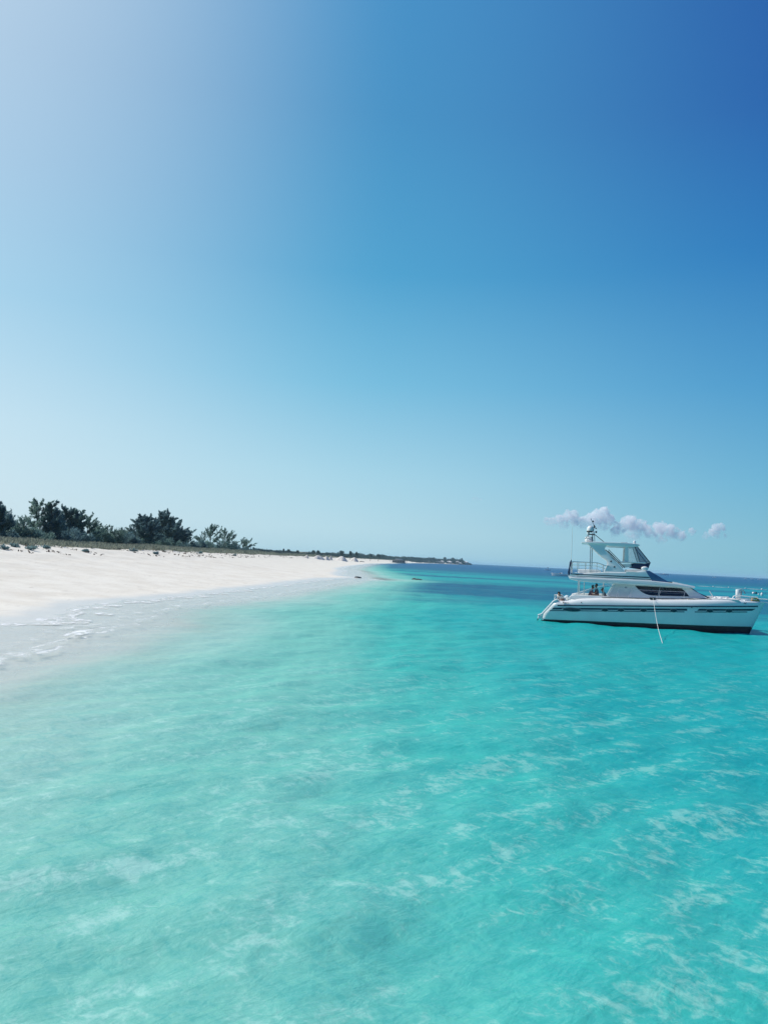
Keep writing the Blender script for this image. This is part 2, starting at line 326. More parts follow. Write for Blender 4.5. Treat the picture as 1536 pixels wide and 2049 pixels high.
def water_material():
    m = bpy.data.materials.new('sea_water'); m.use_nodes = True; t = m.node_tree; t.nodes.remove(t.nodes['Principled BSDF'])
    out = t.nodes['Material Output']
    g = N(t, 'ShaderNodeNewGeometry'); ad = N(t, 'ShaderNodeAttribute', attribute_name='depth')
    sep = N(t, 'ShaderNodeSeparateXYZ'); L(t, g.outputs['Position'], sep.inputs[0])
    def math_(op, a, b=None, c=None):
        n = N(t, 'ShaderNodeMath', operation=op)
        for i, v in enumerate((a, b, c)):
            if v is None: continue
            if isinstance(v, (int, float)): n.inputs[i].default_value = v
            else: L(t, v, n.inputs[i])
        return n.outputs[0]
    def noise(scale, detail, mscale=(1, 1, 1), rot=0, dist=0, rough=.5):
        mp = N(t, 'ShaderNodeMapping'); mp.inputs['Scale'].default_value = mscale
        rt = N(t, 'ShaderNodeMapping'); rt.inputs['Rotation'].default_value = (0, 0, R(rot)); L(t, g.outputs['Position'], rt.inputs['Vector']); L(t, rt.outputs[0], mp.inputs['Vector'])
        n = N(t, 'ShaderNodeTexNoise'); n.inputs['Scale'].default_value = scale; n.inputs['Detail'].default_value = detail; n.inputs['Distortion'].default_value = dist; n.inputs['Roughness'].default_value = rough
        L(t, mp.outputs[0], n.inputs['Vector']); return n.outputs['Fac']
    def mrange(v, a, b, c=0, d=1, smooth=False):
        n = N(t, 'ShaderNodeMapRange'); n.interpolation_type = 'SMOOTHSTEP' if smooth else 'LINEAR'
        L(t, v, n.inputs['Value'])
        for k, x in zip(('From Min', 'From Max', 'To Min', 'To Max'), (a, b, c, d)): n.inputs[k].default_value = x
        return n.outputs[0]
    def mixc(f, a, b, blend='MIX'):
        n = N(t, 'ShaderNodeMix', data_type='RGBA', blend_type=blend)
        for i, v in ((0, f), (6, a), (7, b)):
            if isinstance(v, (int, float)): n.inputs[i].default_value = v
            elif isinstance(v, tuple): n.inputs[i].default_value = (*v, 1)
            else: L(t, v, n.inputs[i])
        return n.outputs[2]
    # water colour from depth (pale over the sand bank, turquoise further out)
    dn = noise(.10, 3, (1, .5, 1))
    dsum = math_('ADD', ad.outputs['Fac'], mrange(dn, .3, .7, -.12, .12))
    cr = N(t, 'ShaderNodeValToRGB'); cr.color_ramp.interpolation = 'EASE'
    e = cr.color_ramp.elements
    stops = [(0, (.80, .79, .72)), (.22, (.66, .73, .65)), (.55, (.38, .61, .52)), (.95, (.19, .54, .44)), (1.45, (.05, .46, .395)), (1.85, (.010, .37, .365)), (2.8, (.005, .30, .355))]
    while len(e) < len(stops): e.new(.5)
    for el, (p_, c_) in zip(e, stops): el.position = p_/3.0; el.color = (*c_, 1)
    L(t, math_('MULTIPLY', math_('MAXIMUM', dsum, 0.0), 1/3.0), cr.inputs[0])
    # sea-floor mottling, with swell-crest bands and ripple light painted into the colour
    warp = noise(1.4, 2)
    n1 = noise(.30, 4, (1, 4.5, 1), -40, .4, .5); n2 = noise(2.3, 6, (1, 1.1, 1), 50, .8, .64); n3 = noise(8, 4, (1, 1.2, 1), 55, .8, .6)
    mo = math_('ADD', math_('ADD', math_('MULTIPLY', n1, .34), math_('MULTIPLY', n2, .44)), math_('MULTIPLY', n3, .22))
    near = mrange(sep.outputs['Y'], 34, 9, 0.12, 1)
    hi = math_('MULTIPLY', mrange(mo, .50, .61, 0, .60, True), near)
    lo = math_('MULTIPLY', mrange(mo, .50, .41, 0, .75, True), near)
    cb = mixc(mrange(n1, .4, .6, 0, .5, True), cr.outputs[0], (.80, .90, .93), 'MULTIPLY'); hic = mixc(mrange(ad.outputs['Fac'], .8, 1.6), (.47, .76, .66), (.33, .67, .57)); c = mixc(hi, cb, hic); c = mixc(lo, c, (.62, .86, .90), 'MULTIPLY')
    # seagrass beds and deep water further out
    wy = noise(.022, 6, (1, 3.0, 1), 0, 0, .6); Yw = math_('ADD', sep.outputs['Y'], mrange(wy, .3, .7, -16, 16))
    Yk = math_('ADD', Yw, math_('MULTIPLY', sep.outputs['X'], .3))
    bd = N(t, 'ShaderNodeValToRGB'); be = bd.color_ramp.elements
    bands = [(0, 0), (68, 0), (92, .9), (134, 1), (155, .6), (170, .15), (190, .2), (201, .85), (214, .8), (226, .15), (260, .2), (274, .75), (292, .4), (330, .7), (380, .95), (600, 1)]
    while len(be) < len(bands): be.new(.5)
    for el, (p_, v_) in zip(be, bands): el.position = p_/600; el.color = (v_, v_, v_, 1)
    L(t, math_('MULTIPLY', Yk, 1/600.), bd.inputs[0])
    off = mrange(ad.outputs['Fac'], .75, 1.5, 0, 1, True)
    gn = noise(.12, 6, (.35, 1.4, 1)); gm = math_('MULTIPLY', math_('MULTIPLY', bd.outputs[0], off), mrange(gn, .3, .6, .72, 1))
    c = mixc(gm, c, (.008, .105, .20))
    # deep blue towards the horizon
    c = mixc(mrange(sep.outputs['Y'], 260, 620, 0, .88), c, (.009, .10, .24))
    # foam: swash lines and flecks
    fn = noise(2.2, 8, (1, .55, 1), 0, .6, .7); fl = noise(.35, 3)
    dd = math_('ADD', ad.outputs['Fac'], mrange(fl, .3, .7, -.03, .03))
    def line(c0, w, amt):
        v = math_('ABSOLUTE', math_('SUBTRACT', dd, c0)); return math_('MULTIPLY', mrange(v, w, w*.3, 0, 1, True), amt)
    far_f = mrange(sep.outputs['Y'], 60, 160, 1, 3)
    f1 = math_('MULTIPLY', line(.02, .022, 1.0), mrange(fn, .42, .56)); f2 = math_('MULTIPLY', line(.16, .035, .85), mrange(fn, .46, .62)); f3 = math_('MULTIPLY', line(.085, .03, .6), mrange(fn, .5, .62))
    foam = math_('MULTIPLY', math_('MINIMUM', math_('ADD', math_('ADD', f1, f2), f3), 1.0), .95)
    foam = math_('MULTIPLY', foam, mrange(sep.outputs['Y'], 400, 900, 1, 0.2))
    # far white caps
    wc = noise(.3, 3, (.35, 1, 1), 0, 0, .6)
    caps = math_('MULTIPLY', mrange(wc, .72, .75), mrange(sep.outputs['Y'], 250, 400))
    foam = math_('MAXIMUM', foam, math_('MULTIPLY', caps, .5))
    fa = N(t, 'ShaderNodeAttribute', attribute_name='foam'); foam = math_('MAXIMUM', foam, math_('MULTIPLY', mrange(fa.outputs['Fac'], .15, .5), mrange(fn, .40, .56, .12, 1)))
    c = mixc(foam, c, (.95, .95, .93))
    # ripples
    b1 = noise(2.6, 4, (1, 1.6, 1), -45, .4, .55); b2 = noise(9, 3, (1, 1.4, 1), 40, .3, .5); b3 = noise(.5, 4, (1, 2.5, 1), -40, .3, .5)
    hsum = math_('ADD', math_('ADD', math_('MULTIPLY', b1, .085), math_('MULTIPLY', b2, .018)), math_('MULTIPLY', b3, .15))
    bp = N(t, 'ShaderNodeBump'); bp.inputs['Strength'].default_value = .75; bp.inputs['Distance'].default_value = 1.0; L(t, hsum, bp.inputs['Height'])
    df = N(t, 'ShaderNodeBsdfDiffuse'); L(t, c, df.inputs['Color'])
    bsoft = N(t, 'ShaderNodeBump'); bsoft.inputs['Strength'].default_value = .28; bsoft.inputs['Distance'].default_value = 1.0; L(t, hsum, bsoft.inputs['Height']); L(t, bsoft.outputs[0], df.inputs['Normal'])
    tp = N(t, 'ShaderNodeBsdfTransparent'); tp.inputs['Color'].default_value = (.965, .985, .985, 1)
    al = math_('MAXIMUM', mrange(ad.outputs['Fac'], 0.0, .75, .12, 1, True), foam)
    body = N(t, 'ShaderNodeMixShader'); L(t, al, body.inputs[0]); L(t, tp.outputs[0], body.inputs[1]); L(t, df.outputs[0], body.inputs[2])
    gl = N(t, 'ShaderNodeBsdfGlossy'); gl.inputs['Roughness'].default_value = .12; gl.inputs['Color'].default_value = (1, 1, 1, 1); L(t, bp.outputs[0], gl.inputs['Normal'])
    fr = N(t, 'ShaderNodeFresnel'); fr.inputs['IOR'].default_value = 1.33; L(t, bp.outputs[0], fr.inputs['Normal'])
    ff = math_('MINIMUM', fr.outputs[0], .16)
    ms = N(t, 'ShaderNodeMixShader'); L(t, ff, ms.inputs[0]); L(t, body.outputs[0], ms.inputs[1]); L(t, gl.outputs[0], ms.inputs[2])
    L(t, ms.outputs[0], out.inputs['Surface'])
    return m
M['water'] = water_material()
wx = grid_axis([(-4000, -40, 20, 'geo'), (-40, -18, 60, 'lin'), (-18, 9, 270, 'lin'), (9, 30, 130, 'lin'), (30, 14000, 60, 'geo')]); wx = np.append(wx, 14000)
wy_ = grid_axis([(-150, 3, 15, 'lin'), (3, 60, 520, 'geo'), (60, 400, 200, 'geo'), (400, 20000, 70, 'geo')]); wy_ = np.append(wy_, 20000)
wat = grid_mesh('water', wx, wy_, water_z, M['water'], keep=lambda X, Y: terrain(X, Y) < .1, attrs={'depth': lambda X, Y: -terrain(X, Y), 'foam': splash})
tag(wat, kind='structure')
# ---------------------------------------------------------------- motor catamaran
TH = R(-15)
boat = empty('motor_catamaran', (17.09, 50.50, 0), TH)
tag(boat, 'white two-storey motor catamaran with navy stripes and swept arch, moored in turquoise shallows', 'catamaran')
GEL = M['gel']
def z_boot(x): return np.interp(x, [-6.8, 6.2], [.06, .40])
def z_rub(x): return np.interp(x, [-6.8, -5.8, 6.2, 7], [1.02, 1.08, 1.72, 1.77])
def z_deck(x): return np.interp(x, [-6.8, -5.9, -5.3, -4.0, 0, 3.3, 4.4, 6.9], [1.36, 1.40, 1.58, 1.72, 1.83, 2.02, 2.07, 1.98])
def x_stern(z): return -6.72+max(0, z-.36)*.86
def x_stem(z): return 5.92+.44*max(z, -.3)
def hw(x, z):
    t = max(0, (x-1.5)/(x_stem(z)-1.5)); t = min(t, 1)
    a = .95*(1-t**2.3)+.012
    b = min(1, max(0, (x+6.9)/1.2)); return a*(.96+.04*b)
LV = [(-.45, 0), (-.32, .5), (-.06, .80), ('boot', .90), ('mid', .985), ('rub', 1.0), ('r2', .985), ('r3', .93), ('r4', .80), ('deck', .55)]
def levels(x):
    zb, zr, zd = float(z_boot(x)), float(z_rub(x)), float(z_deck(x)); h = zd-zr
    return [-.45, -.32, -.06, zb, zb+.45*(zr-zb), zr, zr+.32*h, zr+.66*h, zr+.9*h, zd]
FR = [l[1] for l in LV]
def side_y(x, z):                   # inward offset of the hull's outer skin at station x, height z
    return .95-hw(x, z)*float(np.interp(z, levels(x), FR))
def make_hull():
    n = 46; verts = []; faces = []; rows = len(LV)
    for i in range(n+1):
        t = i/n; t = t+.12*math.sin(2*math.pi*t)/math.pi*-.3
        ring = []
        xm = -6.7+13.5*t; lv = levels(xm)
        for k in range(rows):
            z = lv[k]; x = x_stern(z)+(x_stem(z)-x_stern(z))*t; w = hw(x, z)*FR[k]; ring.append((x, w, z))
        for (x, w, z) in ring: verts.append((x, .95-w, z))
        for (x, w, z) in reversed(ring): verts.append((x, .95+w, z))
    m = rows*2; mi = []
    for i in range(n):
        for k in range(m):
            a = i*m+k; b = i*m+(k+1) % m; faces.append((a, b, b+m, a+m)); kk = k if k < rows else m-2-k
            mi.append(1 if kk <= 2 else 0)
    faces.append(tuple(range(m))); mi.append(0); faces.append(tuple(range(n*m, n*m+m))[::-1]); mi.append(0)
    me = bpy.data.meshes.new('hull'); me.from_pydata(verts, [], faces); me.update()
    bm = bmesh.new(); bm.from_mesh(me); bmesh.ops.recalc_face_normals(bm, faces=bm.faces); bm.to_mesh(me); bm.free()
    o = link('hull', me, [GEL, M['antifoul']], boat, True); me.polygons.foreach_set('material_index', mi)
    return o
hull = make_hull()
hull['label'] = 'near hull with navy stripes and portholes'
hull2 = make_hull(); hull2.location = (0, 4.3, 0); hull2['label'] = 'far hull'
def skin_strip(name, x0, x1, zfun0, zfun1, m, par, off=.008, nx=60, slant0=0, slant1=0):
    vs = []; fs = []
    for i in range(nx+1):
        for j, zf in enumerate((zfun0, zfun1)):
            t = i/nx; xa = x0+(slant0 if j else 0); xb = x1+(slant1 if j else 0); x = xa+(xb-xa)*t; z = zf(x)
            y = side_y(x, z); vs += [(x, y-off, z), (x, y+.02, z)]
    for i in range(nx):
        a = i*4; b = a+4
        fs += [(a, b, b+2, a+2), (a+1, a+3, b+3, b+1), (a, a+1, b+1, b), (a+2, b+2, b+3, a+3)]
    fs += [(0, 2, 3, 1), (nx*4, nx*4+1, nx*4+3, nx*4+2)]
    return from_py(name, vs, fs, m, par)
rub = lambda d: (lambda x: float(z_rub(x))+d)
skin_strip('rub_rail', -5.75, 6.35, rub(-.045), rub(.03), M['navy'], hull, .03)
skin_strip('hull_stripe', -6.12, 2.15, rub(-.27), rub(-.15), M['navy'], hull, slant0=.12)
skin_strip('hull_stripe', -6.25, 2.0, rub(-.37), rub(-.32), M['navy'], hull)
skin_strip('hull_stripe', 2.75, 6.0, rub(-.27), rub(-.15), M['navy'], hull, slant0=.1, slant1=.22)
skin_strip('hull_stripe', 2.6, 5.72, rub(-.37), rub(-.32), M['navy'], hull)
skin_strip('boot_stripe', -6.6, 6.0, lambda x: float(z_boot(x))+.0, lambda x: float(z_boot(x))+.055, M['dark'], hull, .007)
def porthole(x, w, h, par):
    zc = float(z_rub(x))-.27
    def ring(rw, rh, off):
        return [(x+rw*math.cos(a), side_y(x+rw*math.cos(a), zc+rh*math.sin(a))-off, zc+rh*math.sin(a)) for a in [2*math.pi*k/28 for k in range(28)]]
    A, B = ring(w*1.12, h*1.2, .004), ring(w*1.1, h*1.17, .028); C, D = ring(w, h, .028), ring(w*.99, h*.99, .012)
    vs = A+B+C+D; fs = []
    for r in range(3):
        for k in range(28): fs.append((r*28+k, r*28+(k+1) % 28, (r+1)*28+(k+1) % 28, (r+1)*28+k))
    f = from_py('porthole', vs, fs, M['grey'], par, True)
    g = ring(w*.995, h*.995, .018); from_py('pane', g+[(x, side_y(x, zc)-.03, zc)], [(k, (k+1) % 28, 28) for k in range(28)], M['port'], f, True)
    return f
pl = porthole(-4.83, .57, .115, hull); pl['label'] = 'long oval porthole near the stern'
for xx in (-2.78, -1.8, -.44, 1.36, 3.48, 4.62): porthole(xx, .19, .10, hull)
# stern script lettering, a short cursive word too small to read, and its emblem
bm = NB()
def on_side(x, z, o=.012): return (x, side_y(x, z)-o, z)
pts = [(-5.42+.018*k, 1.275+.035*math.sin(k*1.25)*(1 if k % 7 < 4 else .5)+(.05 if k == 2 else 0)) for k in range(22)]
tube(bm, [on_side(*p) for p in pts], .012, 5)
tube(bm, [on_side(-5.42, 1.24), on_side(-5.38, 1.33), on_side(-5.36, 1.24)], .013, 5)
tube(bm, [on_side(-5.46, 1.42), on_side(-5.43, 1.37)], .014, 5); tube(bm, [on_side(-5.37, 1.36), on_side(-5.35, 1.43)], .02, 5)
bobj('name_lettering', bm, M['dark'], hull)
bm = NB(); ball(bm, on_side(-4.25, 1.36, 0), .035, sy=.4); bobj('through_fitting', bm, M['dark'], hull)
bm = NB(); tube(bm, [on_side(2.42, 1.42), on_side(2.42, 1.47)], .03, 8); bobj('through_fitting', bm, M['dark'], hull)
for dx in (0, .09): 
    bm = NB(); tube(bm, [on_side(5.56+dx, 1.93, .0), on_side(5.50+dx, 1.85, .02)], .014, 6); bobj('bow_vent', bm, M['dark'], hull)
# swim platforms and boarding ladder
for y0, par in ((0, hull),):
    bm = NB(); prism(bm, [(-7.0, .12), (-6.98, .32), (-6.45, .42), (-6.4, .14)], .12, 1.75); bevel(bobj('swim_platform', bm, GEL, par), .04)
    bm = NB()
    for k in range(5): z = .48+k*.2; box(bm, x_stern(z)-.035, x_stern(z)+.25, .35, 1.55, z, z+.05)
    bobj('stern_steps', bm, M['deck'], par)
    bm = NB(); prism(bm, [(-6.80, .34), (-6.60, .30), (-5.70, 1.38), (-5.88, 1.43)], .08, 1.72); bevel(bobj('transom', bm, GEL, par), .03)
    bm = NB(); tube(bm, [(-6.98, .14, .35), (-6.74, .12, .45), (-6.0, .10, 1.34), (-5.75, .14, 1.47)], .055); bobj('step_edge', bm, GEL, par)
    bm = NB(); tube(bm, [(-6.96, .3, .3), (-7.02, .3, .0), (-7.1, .3, -.3)], .025); tube(bm, [(-6.96, .6, .3), (-7.02, .6, .0), (-7.1, .6, -.3)], .025); tube(bm, [(-7.03, .3, -.05), (-7.03, .6, -.05)], .02); bobj('boarding_ladder', bm, M['dark'], par)
bm = NB(); prism(bm, [(-7.0, .12), (-6.98, .32), (-6.45, .42), (-6.4, .14)], .12, 1.75); bevel(bobj('swim_platform', bm, GEL, hull2), .04)
# bridge deck and fore deck
bm = NB(); prism(bm, [(-5.6, .75), (-5.8, 1.0), (-5.7, 1.18), (3.2, 1.30), (4.2, 1.96), (4.7, 1.96), (4.9, 1.75), (3.6, .8)], 1.7, 4.5); bobj('bridge_deck', bm, GEL, boat)
bm = NB()
for (ya, yb) in ((.42, 5.83),): prism(bm, [(2.2, 1.9), (2.2, 1.985), (3.4, 2.045), (4.3, 2.09), (5.2, 2.09), (5.25, 1.98), (4.3, 1.97)], ya, yb)
bevel(bobj('fore_deck', bm, M['deck'], boat), .03)
bm = NB()      # trampoline net between the bows
for k in range(12): y = 1.9+k*.22; tube(bm, [(5.2, y, 1.96), (6.25, y, 1.93)], .008, 4)
for k in range(8): x = 5.3+k*.13; tube(bm, [(x, 1.75, 1.95), (x, 4.5, 1.95)], .008, 4)
bobj('trampoline_net', bm, M['grey'], boat)
bm = NB(); tube(bm, [(6.25, .95, 1.9), (6.25, 5.25, 1.9)], .08); bobj('fore_crossbeam', bm, GEL, boat)
# side decks, cockpit coaming, floor
bm = NB(); prism(bm, [(-5.1, 1.5), (-5.0, 1.72), (-4.72, 1.80), (-2.7, 1.84), (-2.5, 1.86), (-2.5, 1.55)], .42, .60); bevel(bobj('cockpit_coaming', bm, GEL, boat), .04)
bm = NB(); prism(bm, [(-5.1, 1.5), (-5.0, 1.72), (-4.72, 1.80), (-2.5, 1.86), (-2.5, 1.55)], 5.4, 5.58); bevel(bobj('cockpit_coaming', bm, GEL, boat), .04)
bm = NB(); box(bm, -5.5, -2.5, .6, 5.4, 1.16, 1.24); bobj('cockpit_floor', bm, M['deck'], boat)
bm = NB(); prism(bm, [(-3.9, 1.24), (-3.9, 1.62), (-2.75, 1.62), (-2.75, 1.24)], .62, 1.15); bevel(bobj('cockpit_seat', bm, M['canvas'], boat), .05)
bm = NB(); prism(bm, [(-4.9, 1.24), (-4.9, 1.60), (-4.3, 1.60), (-4.3, 1.24)], 1.6, 4.6); bevel(bobj('cockpit_seat', bm, GEL, boat), .05)
bm = NB(); box(bm, -3.8, -2.9, 2.2, 3.4, 1.76, 1.80); tube(bm, [(-3.35, 2.8, 1.24), (-3.35, 2.8, 1.77)], .05); bobj('cockpit_table', bm, M['deck'], boat)
bm = NB(); box(bm, -5.45, -5.25, .7, 5.3, 1.24, 1.6); bevel(bobj('transom_bulwark', bm, GEL, boat), .04)
bm = NB(); tube(bm, [(-5.98, .75, 1.42), (-5.98, .75, 1.72), (-5.55, .75, 1.74), (-5.55, .75, 1.45)], .035); box(bm, -6.0, -5.95, .55, .95, 1.5, 1.72); bobj('stern_gate', bm, GEL, boat)
# cabin
def cy(x, z): return .92+(z-1.8)*.42
def cyf(x, z): return 5.08-(z-1.8)*.42
bm = NB(); prism(bm, [(-2.66, 1.78), (-2.20, 2.72), (1.95, 2.70), (2.45, 2.62), (3.45, 2.06), (3.3, 1.9)], cy, cyf); bevel(bobj('cabin', bm, GEL, boat), .05)
bm = NB(); f1 = lambda x, z: cy(x, z)-.012
arc = [(-.93, 2.60), (1.9, 2.585), (2.12, 2.42), (2.38, 2.10), (.2, 2.03), (-.05, 2.045), (-.3, 2.11), (-.52, 2.22), (-.74, 2.38)]
prism(bm, arc, f1, lambda x, z: cy(x, z)+.05); sw = bobj('saloon_window', bm, M['glass'], boat)
bm = NB()
for (a, b) in (((.62, 2.60), (.50, 2.03)), ((-.8, 2.33), (2.2, 2.33))):
    pass
tube(bm, [(.62, cy(0, 2.60)-.02, 2.60), (.47, cy(0, 2.03)-.02, 2.03)], .022); bobj('window_divider', bm, M['grey'], sw)
for zz, xa, xb in ((2.38, -.70, 2.1), (2.24, -.5, 2.25)):
    bm = NB(); tube(bm, [(xa, cy(0, zz)-.016, zz), (xb, cy(0, zz)-.016, zz)], .006, 5); bobj('window_blind_line', bm, M['grey'], sw)
bm = NB(); prism(bm, [(-.93, 2.60), (1.9, 2.585), (2.38, 2.10), (-.1, 2.04)], lambda x, z: cyf(x, z)-.05, lambda x, z: cyf(x, z)+.012); bobj('saloon_window', bm, M['glass'], boat)
bm = NB(); prism(bm, [(2.0, 2.55), (2.4, 2.645), (2.62, 2.60), (3.0, 2.35), (3.68, 2.085), (3.2, 2.0)], 1.55, 4.45); bevel(bobj('windscreen', bm, M['glass'], boat), .05)
# cockpit side screen: pale panel between slanted frames
bm = NB(); prism(bm, [(-2.62, 1.84), (-2.20, 2.60), (-1.05, 2.60), (-1.3, 1.9)], lambda x, z: cy(x, z)-.035, lambda x, z: cy(x, z)-.015); sc_ = bobj('side_screen', bm, M['deck'], boat)
bm = NB(); tube(bm, [(-2.62, cy(0, 1.84)-.05, 1.84), (-2.20, cy(0, 2.6)-.05, 2.60)], .035); bobj('screen_frame', bm, GEL, sc_)
bm = NB(); tube(bm, [(-1.33, cy(0, 1.9)-.05, 1.88), (-.98, cy(0, 2.6)-.05, 2.62)], .03); bobj('screen_frame', bm, GEL, sc_)
bm = NB(); ball(bm, (-1.5, cy(0, 2.42)-.03, 2.42), .09, sy=.3); bobj('side_speaker', bm, M['grey'], sc_)
for k in range(4):
    x = -1.7+k*.02
bm = NB(); tube(bm, [(-2.1, .75, 1.86), (-1.95, .72, 2.42), (-.2, .7, 2.34), (2.9, .7, 2.38)], .009, 5); bobj('lifeline', bm, M['steel'], boat)
for x in (-2.1, -1.3, .45, 1.95):
    bm = NB(); z0 = float(z_deck(x)); tube(bm, [(x, .6, z0-.02), (x+.14, .66, z0+.52)], .014, 6); bobj('lifeline_stanchion', bm, M['steel'], boat)
# side deck details: dark jib tracks and lines lying on the deck edge
bm = NB()
for (x0, x1, y, z0) in ((-3.0, 1.4, .36, .015), (.6, 2.6, .30, .01), (1.8, 3.6, .38, .01)):
    tube(bm, [(x0+(x1-x0)*k/10, y, float(z_deck(x0+(x1-x0)*k/10))+z0+.01*math.sin(k)) for k in range(11)], .022, 6)
bobj('deck_track', bm, M['dark'], boat)
bm = NB(); box(bm, -.05, .28, .18, .34, 1.80, 1.88); tube(bm, [(-.08, .2, 1.9), (.3, .2, 1.9)], .03); bobj('mooring_cleat', bm, M['dark'], boat)
# flybridge deck / roof slab
def slab(name, poly, y0, y1, m, w, par=boat):
    bm = NB(); prism(bm, poly, y0, y1); return bevel(bobj(name, bm, m, par), w)
roof = slab('cabin_roof', [(-5.06, 2.80), (-4.75, 2.74), (-4.3, 2.70), (-3.1, 2.66), (.2, 2.67), (1.6, 2.655), (2.62, 2.63), (2.72, 2.70), (2.2, 2.80), (1.4, 2.90), (.3, 2.96), (-.5, 2.97), (-4.5, 2.93), (-5.1, 2.95)], .86, 5.14, GEL, .07)
slab('roof_edge', [(1.35, 2.88), (1.34, 2.98), (2.7, 2.76), (2.66, 2.69)], 1.0, 1.12, GEL, .02, roof)
coam = slab('flybridge_coaming', [(-5.12, 2.88), (-5.17, 3.0), (-5.12, 3.16), (-4.86, 3.27), (-4.2, 3.22), (-2.8, 3.39), (-1.6, 3.42), (-.9, 3.50), (-.3, 3.62), (-.05, 3.5), (.6, 2.93), (-.5, 2.90)], 1.0, 5.0, GEL, .05)
for z0, z1, xa, xb, sl in ((3.075, 3.15, -4.75, -.12, .15), (2.975, 3.02, -4.65, .12, .05)):
    bm = NB(); k0 = -.012
    prism(bm, [(xa, z0+.06-.02), (xa+.05, z1+.02), (xb, z1+.09-.03), (xb+sl, z0+.06)], 1.0-.006, 1.02); bobj('coaming_stripe', bm, M['navy'], coam)
bm = NB(); tube(bm, [(-5.0, .985, 3.16), (-4.5, .975, 3.12)], .02); bobj('deck_scupper', bm, M['dark'], coam)
scr = slab('forward_screen', [(-.34, 3.60), (-.1, 3.62), (1.15, 2.93), (.75, 2.90), (.1, 2.95)], .985, 5.015, M['vinyl'], .03)
slab('dark_hatch', [(.95, 2.92), (1.1, 2.965), (1.5, 2.95), (1.5, 2.88)], 1.3, 4.7, M['dark'], .02, roof)
# swept arch wings carrying the hard top
WP = [(-4.02, 5.24), (-2.68, 5.26), (-2.86, 5.02), (-2.91, 4.86), (-1.52, 3.42), (-2.88, 3.36), (-2.66, 3.98), (-2.72, 4.16), (-2.98, 4.32), (-3.35, 4.62), (-3.7, 4.93)]
def wy(x, z): return 1.06+(z-3.4)*.16
for s in (0, 1):
    f0 = (lambda x, z: wy(x, z)) if s == 0 else (lambda x, z: 6-wy(x, z)-.11)
    bm = NB(); prism(bm, WP, f0, lambda x, z, f0=f0: f0(x, z)+.11); w_ = bevel(bobj('arch_wing', bm, GEL, boat), .025)
    for (x, z) in ((-2.48, 4.1), (-2.25, 3.75)):
        bm = NB(); ball(bm, (x, (wy(x, z)-.0 if s == 0 else 6-wy(x, z)), z), .06, sy=.4); bobj('arch_light', bm, M['dark'], w_)
ht = slab('hard_top', [(-4.42, 5.25), (-4.38, 5.30), (-3.6, 5.36), (-1.6, 5.37), (-.85, 5.33), (-.68, 5.24), (-.8, 5.16), (-1.1, 5.10), (-2.6, 5.10), (-3.0, 5.2)], 1.25, 4.75, GEL, .05)
bm = NB(); lathe(bm, [(.10, 0), (.09, .05), (.05, .09)], (-1.0, 2.2, 5.33)); ball(bm, (-1.0, 2.2, 5.47), .095, sub=2); bobj('dome_light', bm, GEL, ht, True)
bm = NB(); box(bm, -1.85, -1.45, 1.9, 2.5, 5.36, 5.41); bobj('roof_hatch', bm, M['grey'], ht)
bm = NB(); lathe(bm, [(.1, 0), (.1, -.03)], (-1.9, 1.9, 5.10)); bobj('ceiling_light', bm, GEL, ht)
# enclosure frames, screens and helm
for s in (0, 1):
    Y = 1.34 if s == 0 else 4.66
    bm = NB(); tube(bm, [(-2.86, Y-.04, 4.86), (-1.98, Y-.08, 4.10), (-1.6, Y-.12, 3.72)], .028); tube(bm, [(-2.66, Y-.02, 4.88), (-1.86, Y-.06, 4.10)], .022); bobj('enclosure_track', bm, M['dark'], boat)
    slab('top_post', [(-1.62, 5.12), (-1.42, 5.12), (-1.38, 4.08), (-1.66, 4.08)], Y-.02, Y+.1, GEL, .02)
    slab('side_sill', [(-2.0, 4.06), (-2.0, 4.13), (-.3, 4.14), (-.3, 4.07)], Y-.1, Y+.06, GEL, .02)
# translucent side curtain near the windscreen
mv = bpy.data.materials.new('clear_vinyl'); mv.use_nodes = True; t_ = mv.node_tree; p_ = t_.nodes['Principled BSDF']
p_.inputs['Base Color'].default_value = (.45, .55, .62, 1); p_.inputs['Roughness'].default_value = .15; p_.inputs['Alpha'].default_value = .14
nz_ = N(t_, 'ShaderNodeTexNoise'); nz_.inputs['Scale'].default_value = 3; bp_ = N(t_, 'ShaderNodeBump'); bp_.inputs['Strength'].default_value = .3; L(t_, nz_.outputs['Fac'], bp_.inputs['Height']); L(t_, bp_.outputs[0], p_.inputs['Normal'])
md = mv.copy(); md.name = 'smoky_vinyl'; md.node_tree.nodes['Principled BSDF'].inputs['Alpha'].default_value = .38; md.node_tree.nodes['Principled BSDF'].inputs['Base Color'].default_value = (.10, .19, .32, 1)
for Y in (1.32, 4.66):
    bm = NB(); prism(bm, [(-1.4, 5.1), (-1.02, 5.1), (-.66, 4.14), (-1.4, 4.14)], Y, Y+.012); bobj('clear_side_curtain', bm, mv, boat)
    bm = NB(); prism(bm, [(-1.02, 5.1), (-.86, 5.14), (-.04, 4.14), (-.66, 4.14)], Y, Y+.014); bobj('smoky_side_curtain', bm, md, boat)
    bm = NB(); tube(bm, [(-1.0, Y, 5.12), (-.66, Y, 4.12)], .02); tube(bm, [(-.86, Y, 5.14), (-.02, Y, 4.12)], .028); bobj('curtain_frame', bm, M['navy'], boat)
bm = NB(); prism(bm, [(-.86, 5.14), (-.84, 5.15), (-.02, 4.14), (-.04, 4.13)], 1.32, 4.68); bobj('front_screen', bm, md, boat)
slab('canvas_dodger', [(-1.12, 4.03), (-.35, 4.06), (.0, 4.14), (-.14, 3.74), (-.35, 3.66), (-1.2, 3.76)], 1.28, 4.72, M['canvas'], .03)
